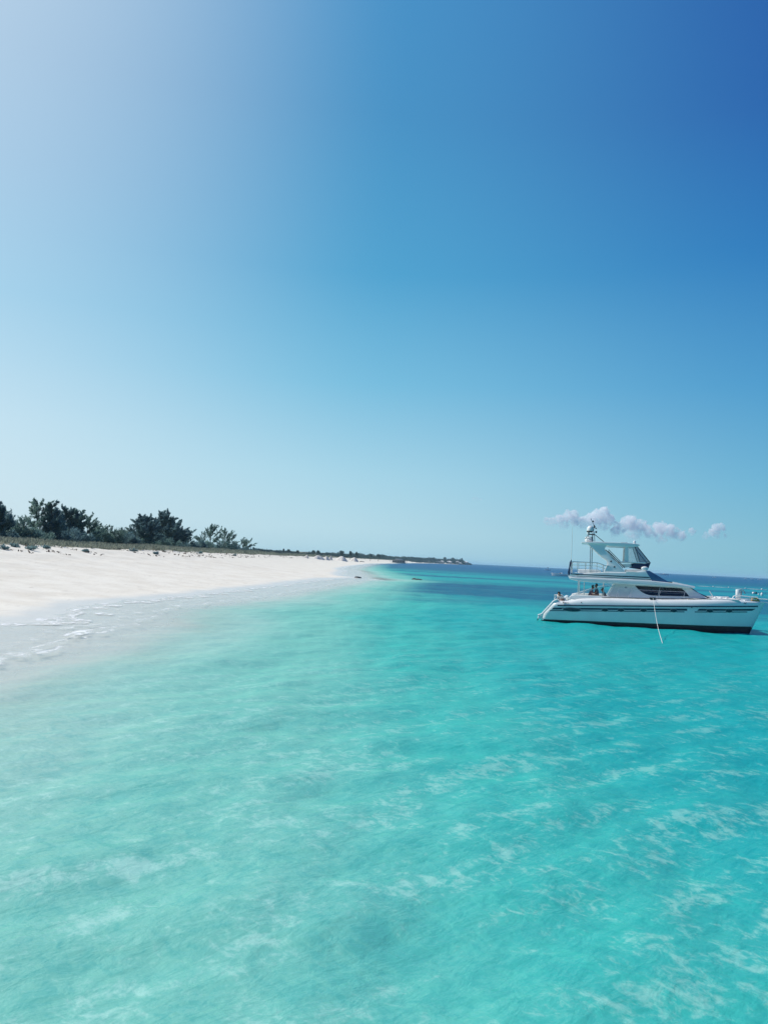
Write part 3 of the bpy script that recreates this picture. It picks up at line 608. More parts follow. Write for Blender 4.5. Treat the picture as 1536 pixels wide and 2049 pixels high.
slab('helm_seat', [(-1.78, 3.96), (-1.2, 3.99), (-1.14, 3.8), (-1.6, 3.74)], 1.4, 2.4, GEL, .04)
bm = NB(); ball(bm, (-.37, 1.16, 3.74), .2, sx=1.15, sy=.5, sz=.7); bobj('side_lamp', bm, GEL, boat, True)
slab('helm_console', [(-1.5, 3.45), (-1.5, 3.62), (-.7, 3.68), (-.4, 3.55)], 1.2, 4.8, M['deck'], .03)
slab('coaming_step', [(-1.55, 3.42), (-1.5, 3.49), (-.75, 3.49), (-.75, 3.44)], .97, 1.1, GEL, .01)
# mast cluster on the hard top
mast = empty('radar_mast', (0, 0, 0)); mast.parent = boat
bm = NB(); lathe(bm, [(.24, 0), (.29, .06), (.29, .14), (.25, .17)], (-3.92, 1.9, 5.36)); lathe(bm, [(.24, .0), (.28, .04), (.26, .10), (.16, .14)], (-3.92, 1.9, 5.55)); bobj('radar_scanner', bm, GEL, mast, True)
bm = NB(); lathe(bm, [(.20, 0), (.225, .06), (.225, .18), (.19, .30), (.11, .39), (.03, .42)], (-3.86, 1.9, 6.02)); bobj('satellite_dome', bm, GEL, mast, True)
bm = NB(); lathe(bm, [(.21, 0), (.235, .03), (.235, .09), (.2, .1)], (-3.86, 1.9, 5.99)); bobj('dome_collar', bm, M['dark'], mast, True)
bm = NB()
for (dx, dy) in ((-.18, -.2), (.3, -.2), (-.18, .2), (.3, .2)): tube(bm, [(-3.85+dx, 1.9+dy, 5.34), (-3.80+dx*.7, 1.9+dy*.7, 5.98)], .018)
tube(bm, [(-3.98, 1.75, 5.86), (-3.55, 1.75, 5.83)], .035); tube(bm, [(-3.98, 2.05, 5.86), (-3.55, 2.05, 5.83)], .03); tube(bm, [(-3.72, 1.7, 5.34), (-3.7, 1.7, 5.8)], .03)
bobj('mast_frame', bm, M['dark'], mast)
bm = NB(); tube(bm, [(-3.58, 1.8, 5.86), (-2.95, 1.5, 5.36)], .022); bobj('mast_stay', bm, M['dark'], mast); bm = NB(); tube(bm, [(-3.98, 1.8, 5.84), (-4.18, 1.6, 5.50)], .015); bobj('mast_stay', bm, M['dark'], mast)
bm = NB(); tube(bm, [(-3.66, 1.8, 5.86), (-3.62, 1.8, 6.42), (-3.84, 1.8, 6.88)], .014); tube(bm, [(-3.62, 1.8, 6.30), (-3.58, 1.8, 6.42)], .06); bobj('signal_pole', bm, M['dark'], mast)
for (x, z, r) in ((-3.70, 6.72, .06), (-3.50, 6.26, .05), (-3.48, 6.02, .07), (-3.84, 6.88, .03), (-3.62, 6.45, .04)):
    bm = NB(); ball(bm, (x, 1.8, z), r); bobj('navigation_light', bm, M['dark'], mast)
bm = NB(); lathe(bm, [(.09, 0), (.1, .1), (.06, .14)], (-3.66, 1.75, 5.9)); bobj('horn', bm, GEL, mast); bm = NB(); lathe(bm, [(.08, 0), (.08, .12)], (-4.0, 1.85, 5.86)); bobj('horn', bm, GEL, mast)
bm = NB(); tube(bm, [(-3.80, 1.5, 3.2), (-3.80, 1.5, 5.26)], .035); tube(bm, [(-3.69, 1.6, 3.2), (-3.69, 1.6, 5.26)], .03); bobj('support_pole', bm, M['steel'], boat)
bm = NB(); tube(bm, [(-5.02, 1.15, 3.95), (-5.01, 1.15, 4.3), (-5.0, 1.15, 6.25), (-4.99, 1.15, 6.7)], [.028, .025, .014, .004], 6); ball(bm, (-4.93, 1.15, 6.52), .03); bobj('whip_antenna', bm, GEL, boat)
# flybridge aft rail
rail = empty('flybridge_rail'); rail.parent = boat
RT = [(-5.04, 3.93), (-4.9, 3.97), (-3.36, 3.97), (-3.1, 3.90), (-2.84, 3.80), (-2.58, 3.79)]
for Y in (1.1, 4.9):
    bm = NB(); tube(bm, [(x, Y, z) for x, z in RT], .026); bobj('top_rail', bm, M['steel'], rail)
    for dz, xe in ((.2, -2.75), (.42, -2.78)):
        bm = NB(); tube(bm, [(-5.02, Y, 3.95-dz), (-3.36, Y, 3.95-dz), (-3.0, Y, 3.85-dz), (xe, Y, 3.72-dz*.8)], .014, 6); bobj('middle_rail', bm, M['steel'], rail)
    for x in (-5.02, -4.6, -4.1, -3.36, -2.95):
        bm = NB(); tube(bm, [(x, Y, 3.2), (x, Y, np.interp(x, [p[0] for p in RT], [p[1] for p in RT]))], .018, 6); bobj('rail_post', bm, M['steel'], rail)
bm = NB()
for z in (3.95, 3.72, 3.5): tube(bm, [(-5.04, 1.1, z), (-5.04, 4.9, z)], .02, 6)
for y in (2.0, 3.0, 4.0): tube(bm, [(-5.04, y, 3.15), (-5.04, y, 3.95)], .018, 6)
bobj('stern_rail', bm, M['steel'], rail)
slab('deck_bench', [(-4.55, 3.2), (-4.55, 3.5), (-3.1, 3.5), (-3.1, 3.2)], 1.7, 2.3, GEL, .04)
bm = NB(); tube(bm, [(-5.1, 1.05, 2.98), (-5.14, 1.03, 3.25), (-5.1, 1.02, 3.6), (-5.05, 1.03, 3.9), (-5.0, 1.05, 4.08)], [.04, .07, .04, .065, .02]); bobj('furled_cover', bm, M['canvas'], boat, True)
# cockpit posts and handrail
for (x, y) in ((-4.50, .72), (-4.12, .95), (-2.88, .9), (-4.5, 5.28), (-2.88, 5.1)):
    bm = NB(); tube(bm, [(x, y, 1.3), (x, y, 2.78)], .028); bobj('roof_post', bm, M['steel'], boat)
for Y in (.55, 5.45):
    bm = NB(); tube(bm, [(-4.78, Y, 1.76), (-3.62, Y, 2.20), (-2.95, Y, 2.40), (-2.4, Y, 2.50), (-2.2, Y, 2.56)], .024); bobj('handrail', bm, M['steel'], boat)
# bow: white drum post, guard rails, coiled rope, plank
bm = NB(); lathe(bm, [(.15, 0), (.15, .60), (.13, .64)], (5.28, 1.3, 2.06)); bobj('bow_locker_drum', bm, GEL, boat, True)
bm = NB(); tube(bm, [(5.36, 1.35, 2.7), (5.6, 1.35, 2.66), (5.7, 1.35, 2.45)], .03, 6); tube(bm, [(5.42, 1.3, 2.3), (5.48, 1.3, 2.62)], .05, 6); bobj('bow_spray_hose', bm, M['grey'], boat)
bm = NB(); tube(bm, [(4.86, .8, 2.08), (4.95, .8, 2.28), (5.1, .8, 2.33), (6.35, .85, 2.27)], .035); tube(bm, [(5.02, .8, 2.08), (5.1, .8, 2.2), (6.3, .85, 2.14)], .028); tube(bm, [(5.9, .83, 2.0), (5.9, .83, 2.32)], .035); bobj('bow_rail', bm, GEL, boat)
bm = NB(); prism(bm, [(5.6, 2.02), (5.6, 2.07), (6.98, 1.99), (6.98, 1.94)], .85, 1.1); bobj('bow_plank', bm, GEL, boat)
bm = NB(); tube(bm, [(6.0, 1.35, 2.18), (7.0, 1.35, 2.17)], .03); bobj('bow_rail', bm, GEL, boat)
bm = NB()
for k in range(5): 
    tube(bm, [(6.2+(.28-.03*k)*math.cos(a), 1.0+.16*math.sin(a), 2.06+k*.035+.02*math.sin(3*a)) for a in [2*math.pi*q/18 for q in range(19)]], .025, 5)
bobj('coiled_rope', bm, M['tan_rope'], boat)
bm = NB(); tube(bm, [(3.56, 1.0, 2.52), (3.82, 1.0, 2.08)], .03); bobj('foredeck_pole', bm, GEL, boat)
for x in (3.9, 4.2, 4.55):
    bm = NB(); lathe(bm, [(.11, 0), (.1, .06), (.05, .09)], (x, .9, 2.07), 12); bobj('deck_vent', bm, GEL, boat, True)
for (x0, x1, y, h) in ((3.0, 4.1, 2.4, .07), (4.3, 5.0, 3.2, .06)):
    slab('deck_hatch', [(x0, 2.04), (x0, 2.06+h), (x1, 2.10+h), (x1, 2.04)], y-.35, y+.35, M['deck'], .02)

# mooring line from the side cleat down to the water and below it
bmw = boat.matrix_basis if False else Matrix.Translation(boat.location) @ Matrix.Rotation(TH, 4, 'Z')
p0 = bmw @ Vector((.13, .1, 1.88)); p1 = Vector((14.32, 40.45, 0)); p2 = Vector((13.7, 38.2, -.8))
bm = NB(); pts = []
for k in range(17):
    t = k/16; p = p0.lerp(p1, t); p.z -= .3*math.sin(math.pi*t); pts.append(p)
pts.append(p2); tube(bm, pts, .013, 6)
ml = bobj('mooring_line', bm, M['rope']); tag(ml, 'white mooring rope running from catamaran side cleat down into the water', 'rope')

# ---------------------------------------------------------------- people
def skin_mesh(name, pts, edges, rad, m, parent, sub=2, root=0):
    me = bpy.data.meshes.new(name); me.from_pydata(pts, edges, []); o = link(name, me, None, None)
    sk = o.modifiers.new('s', 'SKIN'); ss = o.modifiers.new('u', 'SUBSURF'); ss.levels = ss.render_levels = sub
    for i, v in enumerate(me.skin_vertices[0].data): v.radius = (rad[i], rad[i]); v.use_root = (i == root)
    dg = bpy.context.evaluated_depsgraph_get(); me2 = bpy.data.meshes.new_from_object(o.evaluated_get(dg)); bpy.data.objects.remove(o); bpy.data.meshes.remove(me)
    me2.name = name; me2.materials.clear(); o2 = link(name, me2, m, parent, True); return o2
def person(loc, rz, label, shirt, lean=0.0, arm=0.0, par=None, group=None):
    root = empty('person', loc, rz); tag(root, label, 'person', group)
    c, s = math.cos(lean), math.sin(lean)
    def T(x, y, z): return (x*c+z*s, y, -x*s+z*c)      # lean the trunk forward about the hips (+x is forward)
    P = [(0,0,0), T(0,0,.2), T(0,0,.42), T(.02,0,.53), T(.04,0,.62), T(.06,0,.74)]; r = [.13,.12,.13,.055,.085,.075]; E_ = [(0,1),(1,2),(2,3),(3,4),(4,5)]
    P += [T(.11,0,.66)]; r += [.03]; E_ += [(4,6)]      # nose and brow
    for sg in (1, -1):
        b = len(P); P += [T(0,.17*sg,.44), T(.1,.22*sg,.2), (T(.1,.2*sg,.2)[0]+.2, .16*sg, T(0,0,.2)[2]-.02+arm), (T(.1,.2*sg,.2)[0]+.28, .14*sg, T(0,0,.2)[2]-.03+arm)]
        r += [.06,.042,.03,.025]; E_ += [(2,b),(b,b+1),(b+1,b+2),(b+2,b+3)]
        hx, hy, hz = P[b+3]
        for q in range(4): P.append((hx+.075-.012*abs(q-1.4), hy+(q-1.5)*.02, hz-.02)); r.append(.008); E_.append((b+3, len(P)-1))
        P.append((hx+.03, hy-.045*sg, hz+.01)); r.append(.009); E_.append((b+3, len(P)-1))
        b = len(P); P += [(.02,.1*sg,-.02), (.42,.13*sg,.0), (.44,.13*sg,-.42), (.56,.13*sg,-.46)]; r += [.085,.06,.04,.03]; E_ += [(0,b),(b,b+1),(b+1,b+2),(b+2,b+3)]
    skin_mesh('body', P, E_, r, M['skin'], root)
    Q = [(0,0,-.03), T(0,0,.2), T(0,0,.42), T(.005,0,.49)]; rq = [.15,.145,.15,.07]; e2 = [(0,1),(1,2),(2,3)]
    for sg in (1, -1):
        b = len(Q); Q += [T(0,.17*sg,.45), T(.07,.21*sg,.28)]; rq += [.078,.062]; e2 += [(2,b),(b,b+1)]
    skin_mesh('shirt', Q, e2, rq, M[shirt], root)
    Q = [(0,0,-.03)]; rq = [.14]; e2 = []
    for sg in (1, -1): b = len(Q); Q += [(.03,.1*sg,-.03), (.36,.13*sg,-.01)]; rq += [.1,.078]; e2 += [(0,b),(b,b+1)]
    skin_mesh('shorts', Q, e2, rq, M['shorts'], root)
    bm = NB(); hc = T(.03,0,.69); ball(bm, (hc[0]-.012, 0, hc[2]+.015), .107, sz=1.08, sy=.92)
    for v in list(bm.verts):
        if v.co.x > hc[0]+.05 and v.co.z < hc[2]+.045: bm.verts.remove(v)
    bobj('hair', bm, M['hair'], root, True)
    for sg in (1, -1):
        bm = NB(); e_ = T(.118, .032*sg, .675); ball(bm, e_, .011, sub=1); bobj('eye', bm, M['dark'], root)
    bm = NB(); e_ = T(.112, 0, .615); ball(bm, e_, .014, sy=1.6, sz=.5, sub=1); bobj('mouth', bm, M['shirt_m'], root)
    return root
def onboat(x, y, z): return bmw @ Vector((x, y, z))
person(onboat(-5.50, .9, 1.36), TH+R(-115), 'dark-haired person in white shirt bending forward on the catamaran stern', 'shirt_w', lean=.75)
person(onboat(-3.75, 1.0, 1.72), TH+R(10), 'person in mauve grey top leaning in cockpit, nearest the stern handrail', 'shirt_m', lean=.25)
person(onboat(-3.30, 1.25, 1.80), TH+R(190), 'taller person in grey shirt sitting upright between the other two in cockpit', 'shirt_g', lean=.05)
person(onboat(-2.75, 1.15, 1.62), TH+R(180), 'person in navy top sitting low beside the catamaran cabin screen', 'shirt_n', lean=.3)

# ---------------------------------------------------------------- other boats, buoys, rocks
def small_boat(loc, rz, Lh, label, console=True, tower=False, name='motorboat'):
    root = empty(name, loc, rz); tag(root, label, 'boat')
    n = 14; vs = []; fs = []
    for i in range(n+1):
        t = i/n; x = -Lh/2+Lh*t; w = .16*Lh*(1-max(0, (t-.45)/.55)**2.2)+.01; zd = .12*Lh+.05*Lh*t**2
        xe = x+(.05*Lh*t)
        vs += [(x, 0, -.2), (x, -w*.75, .0), (xe, -w, zd), (xe, -w*.85, zd+.01), (xe, w*.85, zd+.01), (xe, w, zd), (x, w*.75, .0)]
    for i in range(n):
        for k in range(7): a = i*7+k; b = i*7+(k+1) % 7; fs.append((a, b, b+7, a+7))
    fs += [tuple(range(7))[::-1], tuple(range(n*7, n*7+7))]
    from_py('hull', vs, fs, GEL, root)
    bm = NB(); tube(bm, [(-Lh*.5, -.165*Lh, .115*Lh), (0, -.165*Lh, .12*Lh)], .03); bobj('rub_rail', bm, M['navy'], root)
    if console:
        bm = NB(); prism(bm, [(-.1*Lh, .08*Lh), (-.08*Lh, .22*Lh), (.02*Lh, .20*Lh), (.12*Lh, .12*Lh), (.2*Lh, .1*Lh)], -.09*Lh, .09*Lh); bevel(bobj('cabin', bm, GEL, root), .04)
        bm = NB(); prism(bm, [(0, .145*Lh), (-.0*Lh, .19*Lh), (.022*Lh, .195*Lh), (.09*Lh, .14*Lh)], -.093*Lh, .093*Lh); bobj('window', bm, M['glass'], root)
    if tower:
        bm = NB()
        for sx in (-.12, .05):
            for sy in (-.08, .08): tube(bm, [(sx*Lh, sy*Lh, .1*Lh), (sx*Lh*.7, sy*Lh, .52*Lh)], .05)
        bobj('tower_frame', bm, M['dark'], root)
        bm = NB(); box(bm, -.16*Lh, .1*Lh, -.12*Lh, .12*Lh, .50*Lh, .54*Lh); bobj('tower_top', bm, M['canvas'], root)
        bm = NB(); box(bm, -.14*Lh, .1*Lh, -.11*Lh, .11*Lh, .27*Lh, .31*Lh); bobj('tower_deck', bm, GEL, root)
    bm = NB(); box(bm, -.54*Lh, -.49*Lh, -.04*Lh, .04*Lh, .0, .15*Lh); bevel(bobj('outboard_motor', bm, M['dark'], root), .04)
    return root
g1 = ground(1121, 1152.6); small_boat(g1, R(168), 7.6, 'small white open motorboat anchored just off the catamaran stern')
g2 = ground(1095, 1141.2); small_boat(g2, R(175), 7.0, 'far white fishing boat with dark tower, small, left of the nearer motorboat', True, True, 'fishing_boat')
g3 = at(1327, 1149.0, 1500); g3.z = 0; small_boat(g3, R(178), 17, 'long white boat far off under the horizon, just right of catamaran windscreen')
for (x, Y, ln, lb) in ((1428, 1300, 6, 'tiny white boat alone near the horizon above catamaran foredeck'), (1491, 1500, 6.5, 'tiny white boat on the horizon, first of three above the bow'), (1504, 1600, 7, 'tiny white boat on the horizon, middle of three above the bow'), (1519, 1400, 7.5, 'tiny white boat on the horizon, nearest the right picture edge')):
    p = at(x, 1155, Y); p.z = 0; small_boat(p, R(170), ln, lb)
def buoy(px, py, r, m, label, tall=1.0):
    p = ground(px, py); b = empty('mooring_buoy', (p.x, p.y, 0)); tag(b, label, 'buoy')
    bm = NB(); ball(bm, (0, 0, r*.45*tall), r, sz=tall); bobj('float', bm, m, b, True)
    bm = NB(); lathe(bm, [(r*.2, r*.9*tall), (r*.2, r*1.6*tall), (r*.1, r*1.75*tall)], (0, 0, 0), 10); bobj('ring_post', bm, M['dark'], b)
buoy(1506, 1188, .28, M['buoyw'], 'white ball buoy touching a dark one beyond the catamaran bow')
buoy(1511, 1188, .27, M['buoyd'], 'dark ball buoy beside the white one beyond the catamaran bow')
buoy(1523, 1191.5, .24, M['buoyw'], 'upright white oval buoy beyond the bow, nearest the right edge', 1.7)
buoy(1516.5, 1190, .16, M['buoyw'], 'smallest white buoy, between the pair and the oval one')
# floating swim line
sl = empty('swim_line'); tag(sl, 'thin white floating line with small floats beyond the catamaran bow', 'float line')
a_ = ground(1392, 1172.5); b_ = ground(1534, 1180.5)
bm = NB(); tube(bm, [a_.lerp(b_, k/30)+Vector((0, .5*math.sin(k*.9), .03)) for k in range(31)], .05, 5); bobj('line', bm, M['rope'], sl)
for k in (7.5, 14, 21, 27.7):
    bm = NB(); p = a_.lerp(b_, k/30); ball(bm, (p.x, p.y+.5*math.sin(k*.9), .08), .2 if k < 25 else .28); bobj('float', bm, M['buoyw'], sl, True)
def rock(px, py, lx, ly, h, label, seed=0):
    p = ground(px, py); bm = NB(); vs = ball(bm, (0, 0, 0), 1, sub=4); g = random.Random(seed)
    for v in vs:
        n = 0
        for k in range(1, 5): n += math.sin(v.co.x*2.3*k+seed)*math.cos(v.co.y*2.9*k+seed*2+v.co.z*k)/k
        v.co *= 1+.16*n; v.co = Vector((v.co.x*lx, v.co.y*ly, v.co.z*h))
    o = bobj('rock', bm, M['rock'], None, True); o.location = (p.x, p.y, -.02); tag(o, label, 'rock'); return o
rock(716, 1156.3, .62, .8, .30, 'single dark wet rock in the swash at the sand spit', 1)
rock(829, 1159.8, .55, .8, .28, 'left dark rock of the pair awash off the spit', 2)
rock(838, 1160.8, .75, .9, .26, 'right dark rock of the pair awash off the spit', 3)
# ---------------------------------------------------------------- plants
def tri_cloud(name, P, D, Ln, Wd, m, parent=None, quad=True):
    """slender two-triangle leaves: base P, direction D (unit), length Ln, width Wd"""
    n = len(P); U = np.cross(D, rng.normal(size=(n, 3))); U /= np.linalg.norm(U, axis=1)[:, None]+1e-9
    a = P-U*(Wd*.5)[:, None]; b = P+U*(Wd*.5)[:, None]; mid = P+D*(Ln*.55)[:, None]; c = P+D*Ln[:, None]
    a2 = mid-U*(Wd*.45)[:, None]; b2 = mid+U*(Wd*.45)[:, None]
    co = np.stack([a, b, b2, c, a2], 1).reshape(-1, 3); idx = np.arange(n*5, dtype=np.int32)
    me = bpy.data.meshes.new(name); me.vertices.add(n*5); me.vertices.foreach_set('co', co.astype(np.float32).ravel())
    me.loops.add(n*5); me.loops.foreach_set('vertex_index', idx); me.polygons.add(n)
    me.polygons.foreach_set('loop_start', np.arange(0, n*5, 5, dtype=np.int32)); me.polygons.foreach_set('loop_total', np.full(n, 5, np.int32)); me.update(calc_edges=True)
    return link(name, me, m, parent)
def unit(v): return v/(np.linalg.norm(v, axis=-1, keepdims=True)+1e-9)
def casuarina(loc, h, spread, seed, label, cat='tree', group=None, dens=1.0, leafm='leaf', name='casuarina_tree', nb=18, low=.12, wind=.25, plume=1.0, dome=False):
    g = np.random.default_rng(seed); root = empty(name, loc, 0); tag(root, label, cat, group)
    bm = NB(); tr = []
    lean = g.normal(0, .05)+.04*wind
    for k in range(7): t = k/6; tr.append(Vector((lean*h*t+.03*h*math.sin(t*4+seed), .02*h*math.sin(t*5), h*.93*t)))
    tube(bm, tr, [h*.022*(1-t/6.6)+.015 for t in range(7)], 7)
    P = []; D = []; Ln = []
    tra = np.array([list(v) for v in tr]); zt = tra[:, 2]
    for b in range(nb):
        t0 = low+(.95-low)*(b+g.uniform(0, .9))/nb; base = np.array([np.interp(t0*zt[-1], zt, tra[:, i]) for i in range(3)])
        az = g.uniform(0, 2*math.pi); ln = spread*(1.08-t0*.78)*g.uniform(.6, 1.15)
        up = .35+.9*t0+g.uniform(-.15, .25)
        d = np.array([math.cos(az), math.sin(az)*.9, up]); d /= np.linalg.norm(d)
        pts = []
        for k in range(6):
            s = k/5; pts.append(base+d*ln*s+np.array([wind*.3*ln*s*s, 0, .22*ln*s*s*(1 if t0 > .3 else .5)]))
        tube(bm, [Vector(p) for p in pts], [h*.007*(1-s/6)+.008 for s in range(6)], 5)
        pts = np.array(pts); m_ = int(60*dens*max(ln, 1))
        # side twigs carrying plumes of needles
        for q in range(max(7, int(11*dens))):
            s = g.uniform(.2, 1.0); c = np.array([np.interp(s*5, range(6), pts[:, i]) for i in range(3)])
            td = unit(d*.7+g.normal(0, .5, 3)+np.array([wind*.5, 0, .45])); tl = ln*g.uniform(.14, .34)*plume+.12
            k_ = int(m_*.38); ss = g.uniform(0, 1, k_)[:, None]
            pp = c+td*tl*ss+g.normal(0, .09*tl+.05, (k_, 3))*(1-ss*.7); P.append(pp)
            D.append(unit(td+g.normal(0, .38, (k_, 3)))); Ln.append(g.uniform(.16, .36, k_)*(.6+h*.05))
    bobj('trunk', bm, M['bark'], root)
    if dome:
        for q in range(150):
            u = unit(g.normal(size=3)); u[2] = abs(u[2]); rr = g.uniform(.25, 1)**.5*(1+.12*math.sin(u[0]*6+seed)); c = np.array([0, 0, h*.3])+u*rr*np.array([spread*.78, spread*.7, h*.56])
            if g.uniform() < .3: c[2] *= g.uniform(.2, 1)
            td = unit(u+np.array([wind*.6, 0, .8])+g.normal(0, .35, 3)); tl = g.uniform(.35, 1.0); ss = g.uniform(0, 1, 46)[:, None]
            P.append(c+td*tl*ss+g.normal(0, .14, (46, 3))*(1-ss*.7)); D.append(unit(td+g.normal(0, .35, (46, 3)))); Ln.append(g.uniform(.2, .42, 46)*(.6+h*.05))
    P = np.concatenate(P); D = np.concatenate(D); Ln = np.concatenate(Ln)
    tri_cloud('crown', P, D, Ln, Ln*.26, M[leafm], root)
    return root
def bush(loc, rx, ry, rz, seed, label, m='leafg', n=2600, name='shrub', cat='shrub', group=None, lf=.3, ragged=.35):
    g = np.random.default_rng(seed); root = empty(name, loc); tag(root, label, cat, group)
    nc = 26; C_ = unit(g.normal(size=(nc, 3))); C_[:, 2] = np.abs(C_[:, 2])*.95+.05; C_ *= g.uniform(.35, 1+ragged*.4, nc)[:, None]
    C_ = C_*np.array([rx, ry, rz]); r = g.uniform(.18, .4, nc)*min(rx, rz)
    i = g.integers(0, nc, n); off = unit(g.normal(size=(n, 3)))*(g.uniform(.2, 1, n)**.5)[:, None]
    P = C_[i]+off*r[i][:, None]; P[:, 2] = np.maximum(P[:, 2], .02)
    D = unit(off*.8+np.array([.2, 0, .7])+g.normal(0, .35, (n, 3))); Ln = g.uniform(.5, 1.2, n)*lf
    # a few taller sprigs
    k = n//6; a = g.integers(0, nc, k); s = g.uniform(0, 1, k)[:, None]; P2 = C_[a]+np.array([.1, 0, 1])*s*rz*ragged*g.uniform(.5, 1, k)[:, None]+g.normal(0, .04*rz, (k, 3))*(1-s*.5)
    P = np.concatenate([P, P2]); D = np.concatenate([D, unit(np.array([.15, 0, 1])+g.normal(0, .4, (k, 3)))]); Ln = np.concatenate([Ln, g.uniform(.5, 1, k)*lf])
    P[:, 2] = np.maximum(P[:, 2], .02)
    bm = NB()
    for q in range(0, nc, 2): tube(bm, [(0, 0, -.1), Vector(C_[q])*.5+Vector((0, 0, .05)), Vector(C_[q])], [.05*rz**.5, .03, .015], 5)
    bobj('stem', bm, M['bark'], root); tri_cloud('foliage', P, D, Ln, Ln*.3, M[m], root)
    return root
def place(px, X=-62.0):
    # where the sight line of a photo column crosses the planted belt behind the dune
    d = ray(px, 1090); Y = X/d.x*d.y; return X, Y, float(terrain(np.array(X), np.array(Y)))
def topz(px, py, Y): return at(px, py, Y).z
TG = 'casuarina trees behind the dune'
trees = [  # px, top y, half-width px, belt X, dens, branches, leaf, label
 (-6, 1008, 26, -58, 1.9, 26, 'leafd', 'dark casuarina cut off by the left picture edge'),
 (76, 1000, 34, -62, 1.0, 22, 'leaf', 'tallest open casuarina with thin reaching branches, left part of the clump'),
 (100, 1003, 20, -60, 1.8, 22, 'leafd', 'narrow dense casuarina just right of the tallest open one'),
 (126, 1020, 30, -63, 1.8, 24, 'leafd', 'bushy dark casuarina in the middle of the big clump'),
 (152, 1026, 26, -61, 1.5, 22, 'leaf', 'round-topped casuarina between the middle of the clump and its right end'),
 (172, 1034, 26, -60, 1.0, 18, 'leaf', 'wind-swept casuarina with open boughs at the right end of the big clump'),
 (44, 1040, 24, -60, .8, 18, 'leaf', 'short feathery casuarina left of the tallest open one'),
 (285, 1040, 28, -60, 2.4, 26, 'leafd', 'left half of the dense round casuarina stand'),
 (320, 1034, 34, -62, 2.6, 30, 'leafd', 'highest crown of the dense round casuarina stand'),
 (346, 1046, 24, -60, 2.2, 24, 'leafd', 'right shoulder of the dense round casuarina stand'),
 (378, 1060, 9, -60, 1.4, 16, 'leaf', 'slim cone-shaped casuarina alone beside the dense round stand'),
 (405, 1064, 14, -61, .8, 14, 'leaf', 'small casuarina hugging the left of the twin-topped one'),
 (421, 1050, 22, -60, 1.1, 18, 'leaf', 'twin-topped casuarina standing right of the slim cone-shaped one'),
 (447, 1062, 22, -60, 1.1, 18, 'leaf', 'flat-crowned casuarina leaning right, beside the twin-topped one'),
 (486, 1083, 18, -60, 1.3, 16, 'leaf', 'last low casuarina where the dune plants thin out to the right'),
]
for k, (px, ty, hwp, X, dens, nb, lm, lb) in enumerate(trees):
    X, Y, z0 = place(px, X); h = topz(px, ty, Y)-z0; sp_ = hwp/FPX*Y*1.45
    casuarina((X, Y, z0-.05), h, sp_, 100+k, lb, group=TG, dens=dens*.9, nb=nb, leafm=lm, low=.06, dome=(dens > 1.7))
# thicket shrubs filling in under the trees, each one a thing
SG = 'shrubs in the thicket under the casuarinas'
shrubs = [(8,1058,34),(30,1050,26),(52,1056,28),(74,1052,30),(97,1050,32),(120,1052,34),(143,1050,34),(165,1056,32),(190,1052,24),(208,1054,18),(226,1052,20),(243,1054,18),(258,1058,18),
          (276,1062,26),(300,1064,30),(326,1066,30),(352,1066,26),(372,1078,18),(395,1078,18),(412,1076,22),(434,1078,24),(457,1080,22),(474,1087,18),(492,1092,14),(505,1095,12)]
sdesc = ['beneath the tree cut by the left edge', 'left of the short feathery casuarina', 'under the short feathery casuarina', 'at the foot of the tallest open casuarina', 'at the foot of the narrow dense casuarina', 'under the bushy dark casuarina mid clump',
  'under the round-topped casuarina', 'under the wind-swept casuarina', 'first right of the big clump', 'second right of the big clump', 'third right of the big clump, feathery top', 'fourth right of the big clump', 'touching the dense stand on its left',
  'under the left half of the dense stand', 'under the dense stand, left of its middle', 'under the highest crown of the dense stand', 'under the right shoulder of the dense stand', 'under the slim cone-shaped casuarina', 'in the gap right of the cone-shaped casuarina',
  'under the twin-topped casuarina', 'between twin-topped and flat-crowned casuarinas', 'under the flat-crowned casuarina', 'left of the last low casuarina', 'right of the last low casuarina', 'smallest, where the thicket ends']
for k, (px, ty, hwp) in enumerate(shrubs):
    X, Y, z0 = place(px, -58-(k % 3)*2.5); h = topz(px, ty, Y)-z0; r = hwp/FPX*Y*1.05
    bush((X, Y, z0), r, r*.8, h*.72, 300+k, ('pale green' if k in (1, 2, 8, 9, 10, 11) else 'dark green')+' shrub '+sdesc[k], 'leafg' if k in (1, 2, 8, 9, 10, 11) else ('leaf' if k % 2 else 'leafd'), n=4200, group=SG, lf=.36, ragged=.45)
# taller sprouting saplings in the low gap
for k, (px, ty) in enumerate(((196, 1046), (220, 1050), (240, 1054), (256, 1056))):
    X, Y, z0 = place(px, -61); casuarina((X, Y, z0), topz(px, ty, Y)-z0, 1.5, 500+k, ['leftmost','second','third','rightmost'][k]+' of the four thin saplings between big clump and dense stand', group='thin saplings', dens=.6, nb=12, name='sapling')
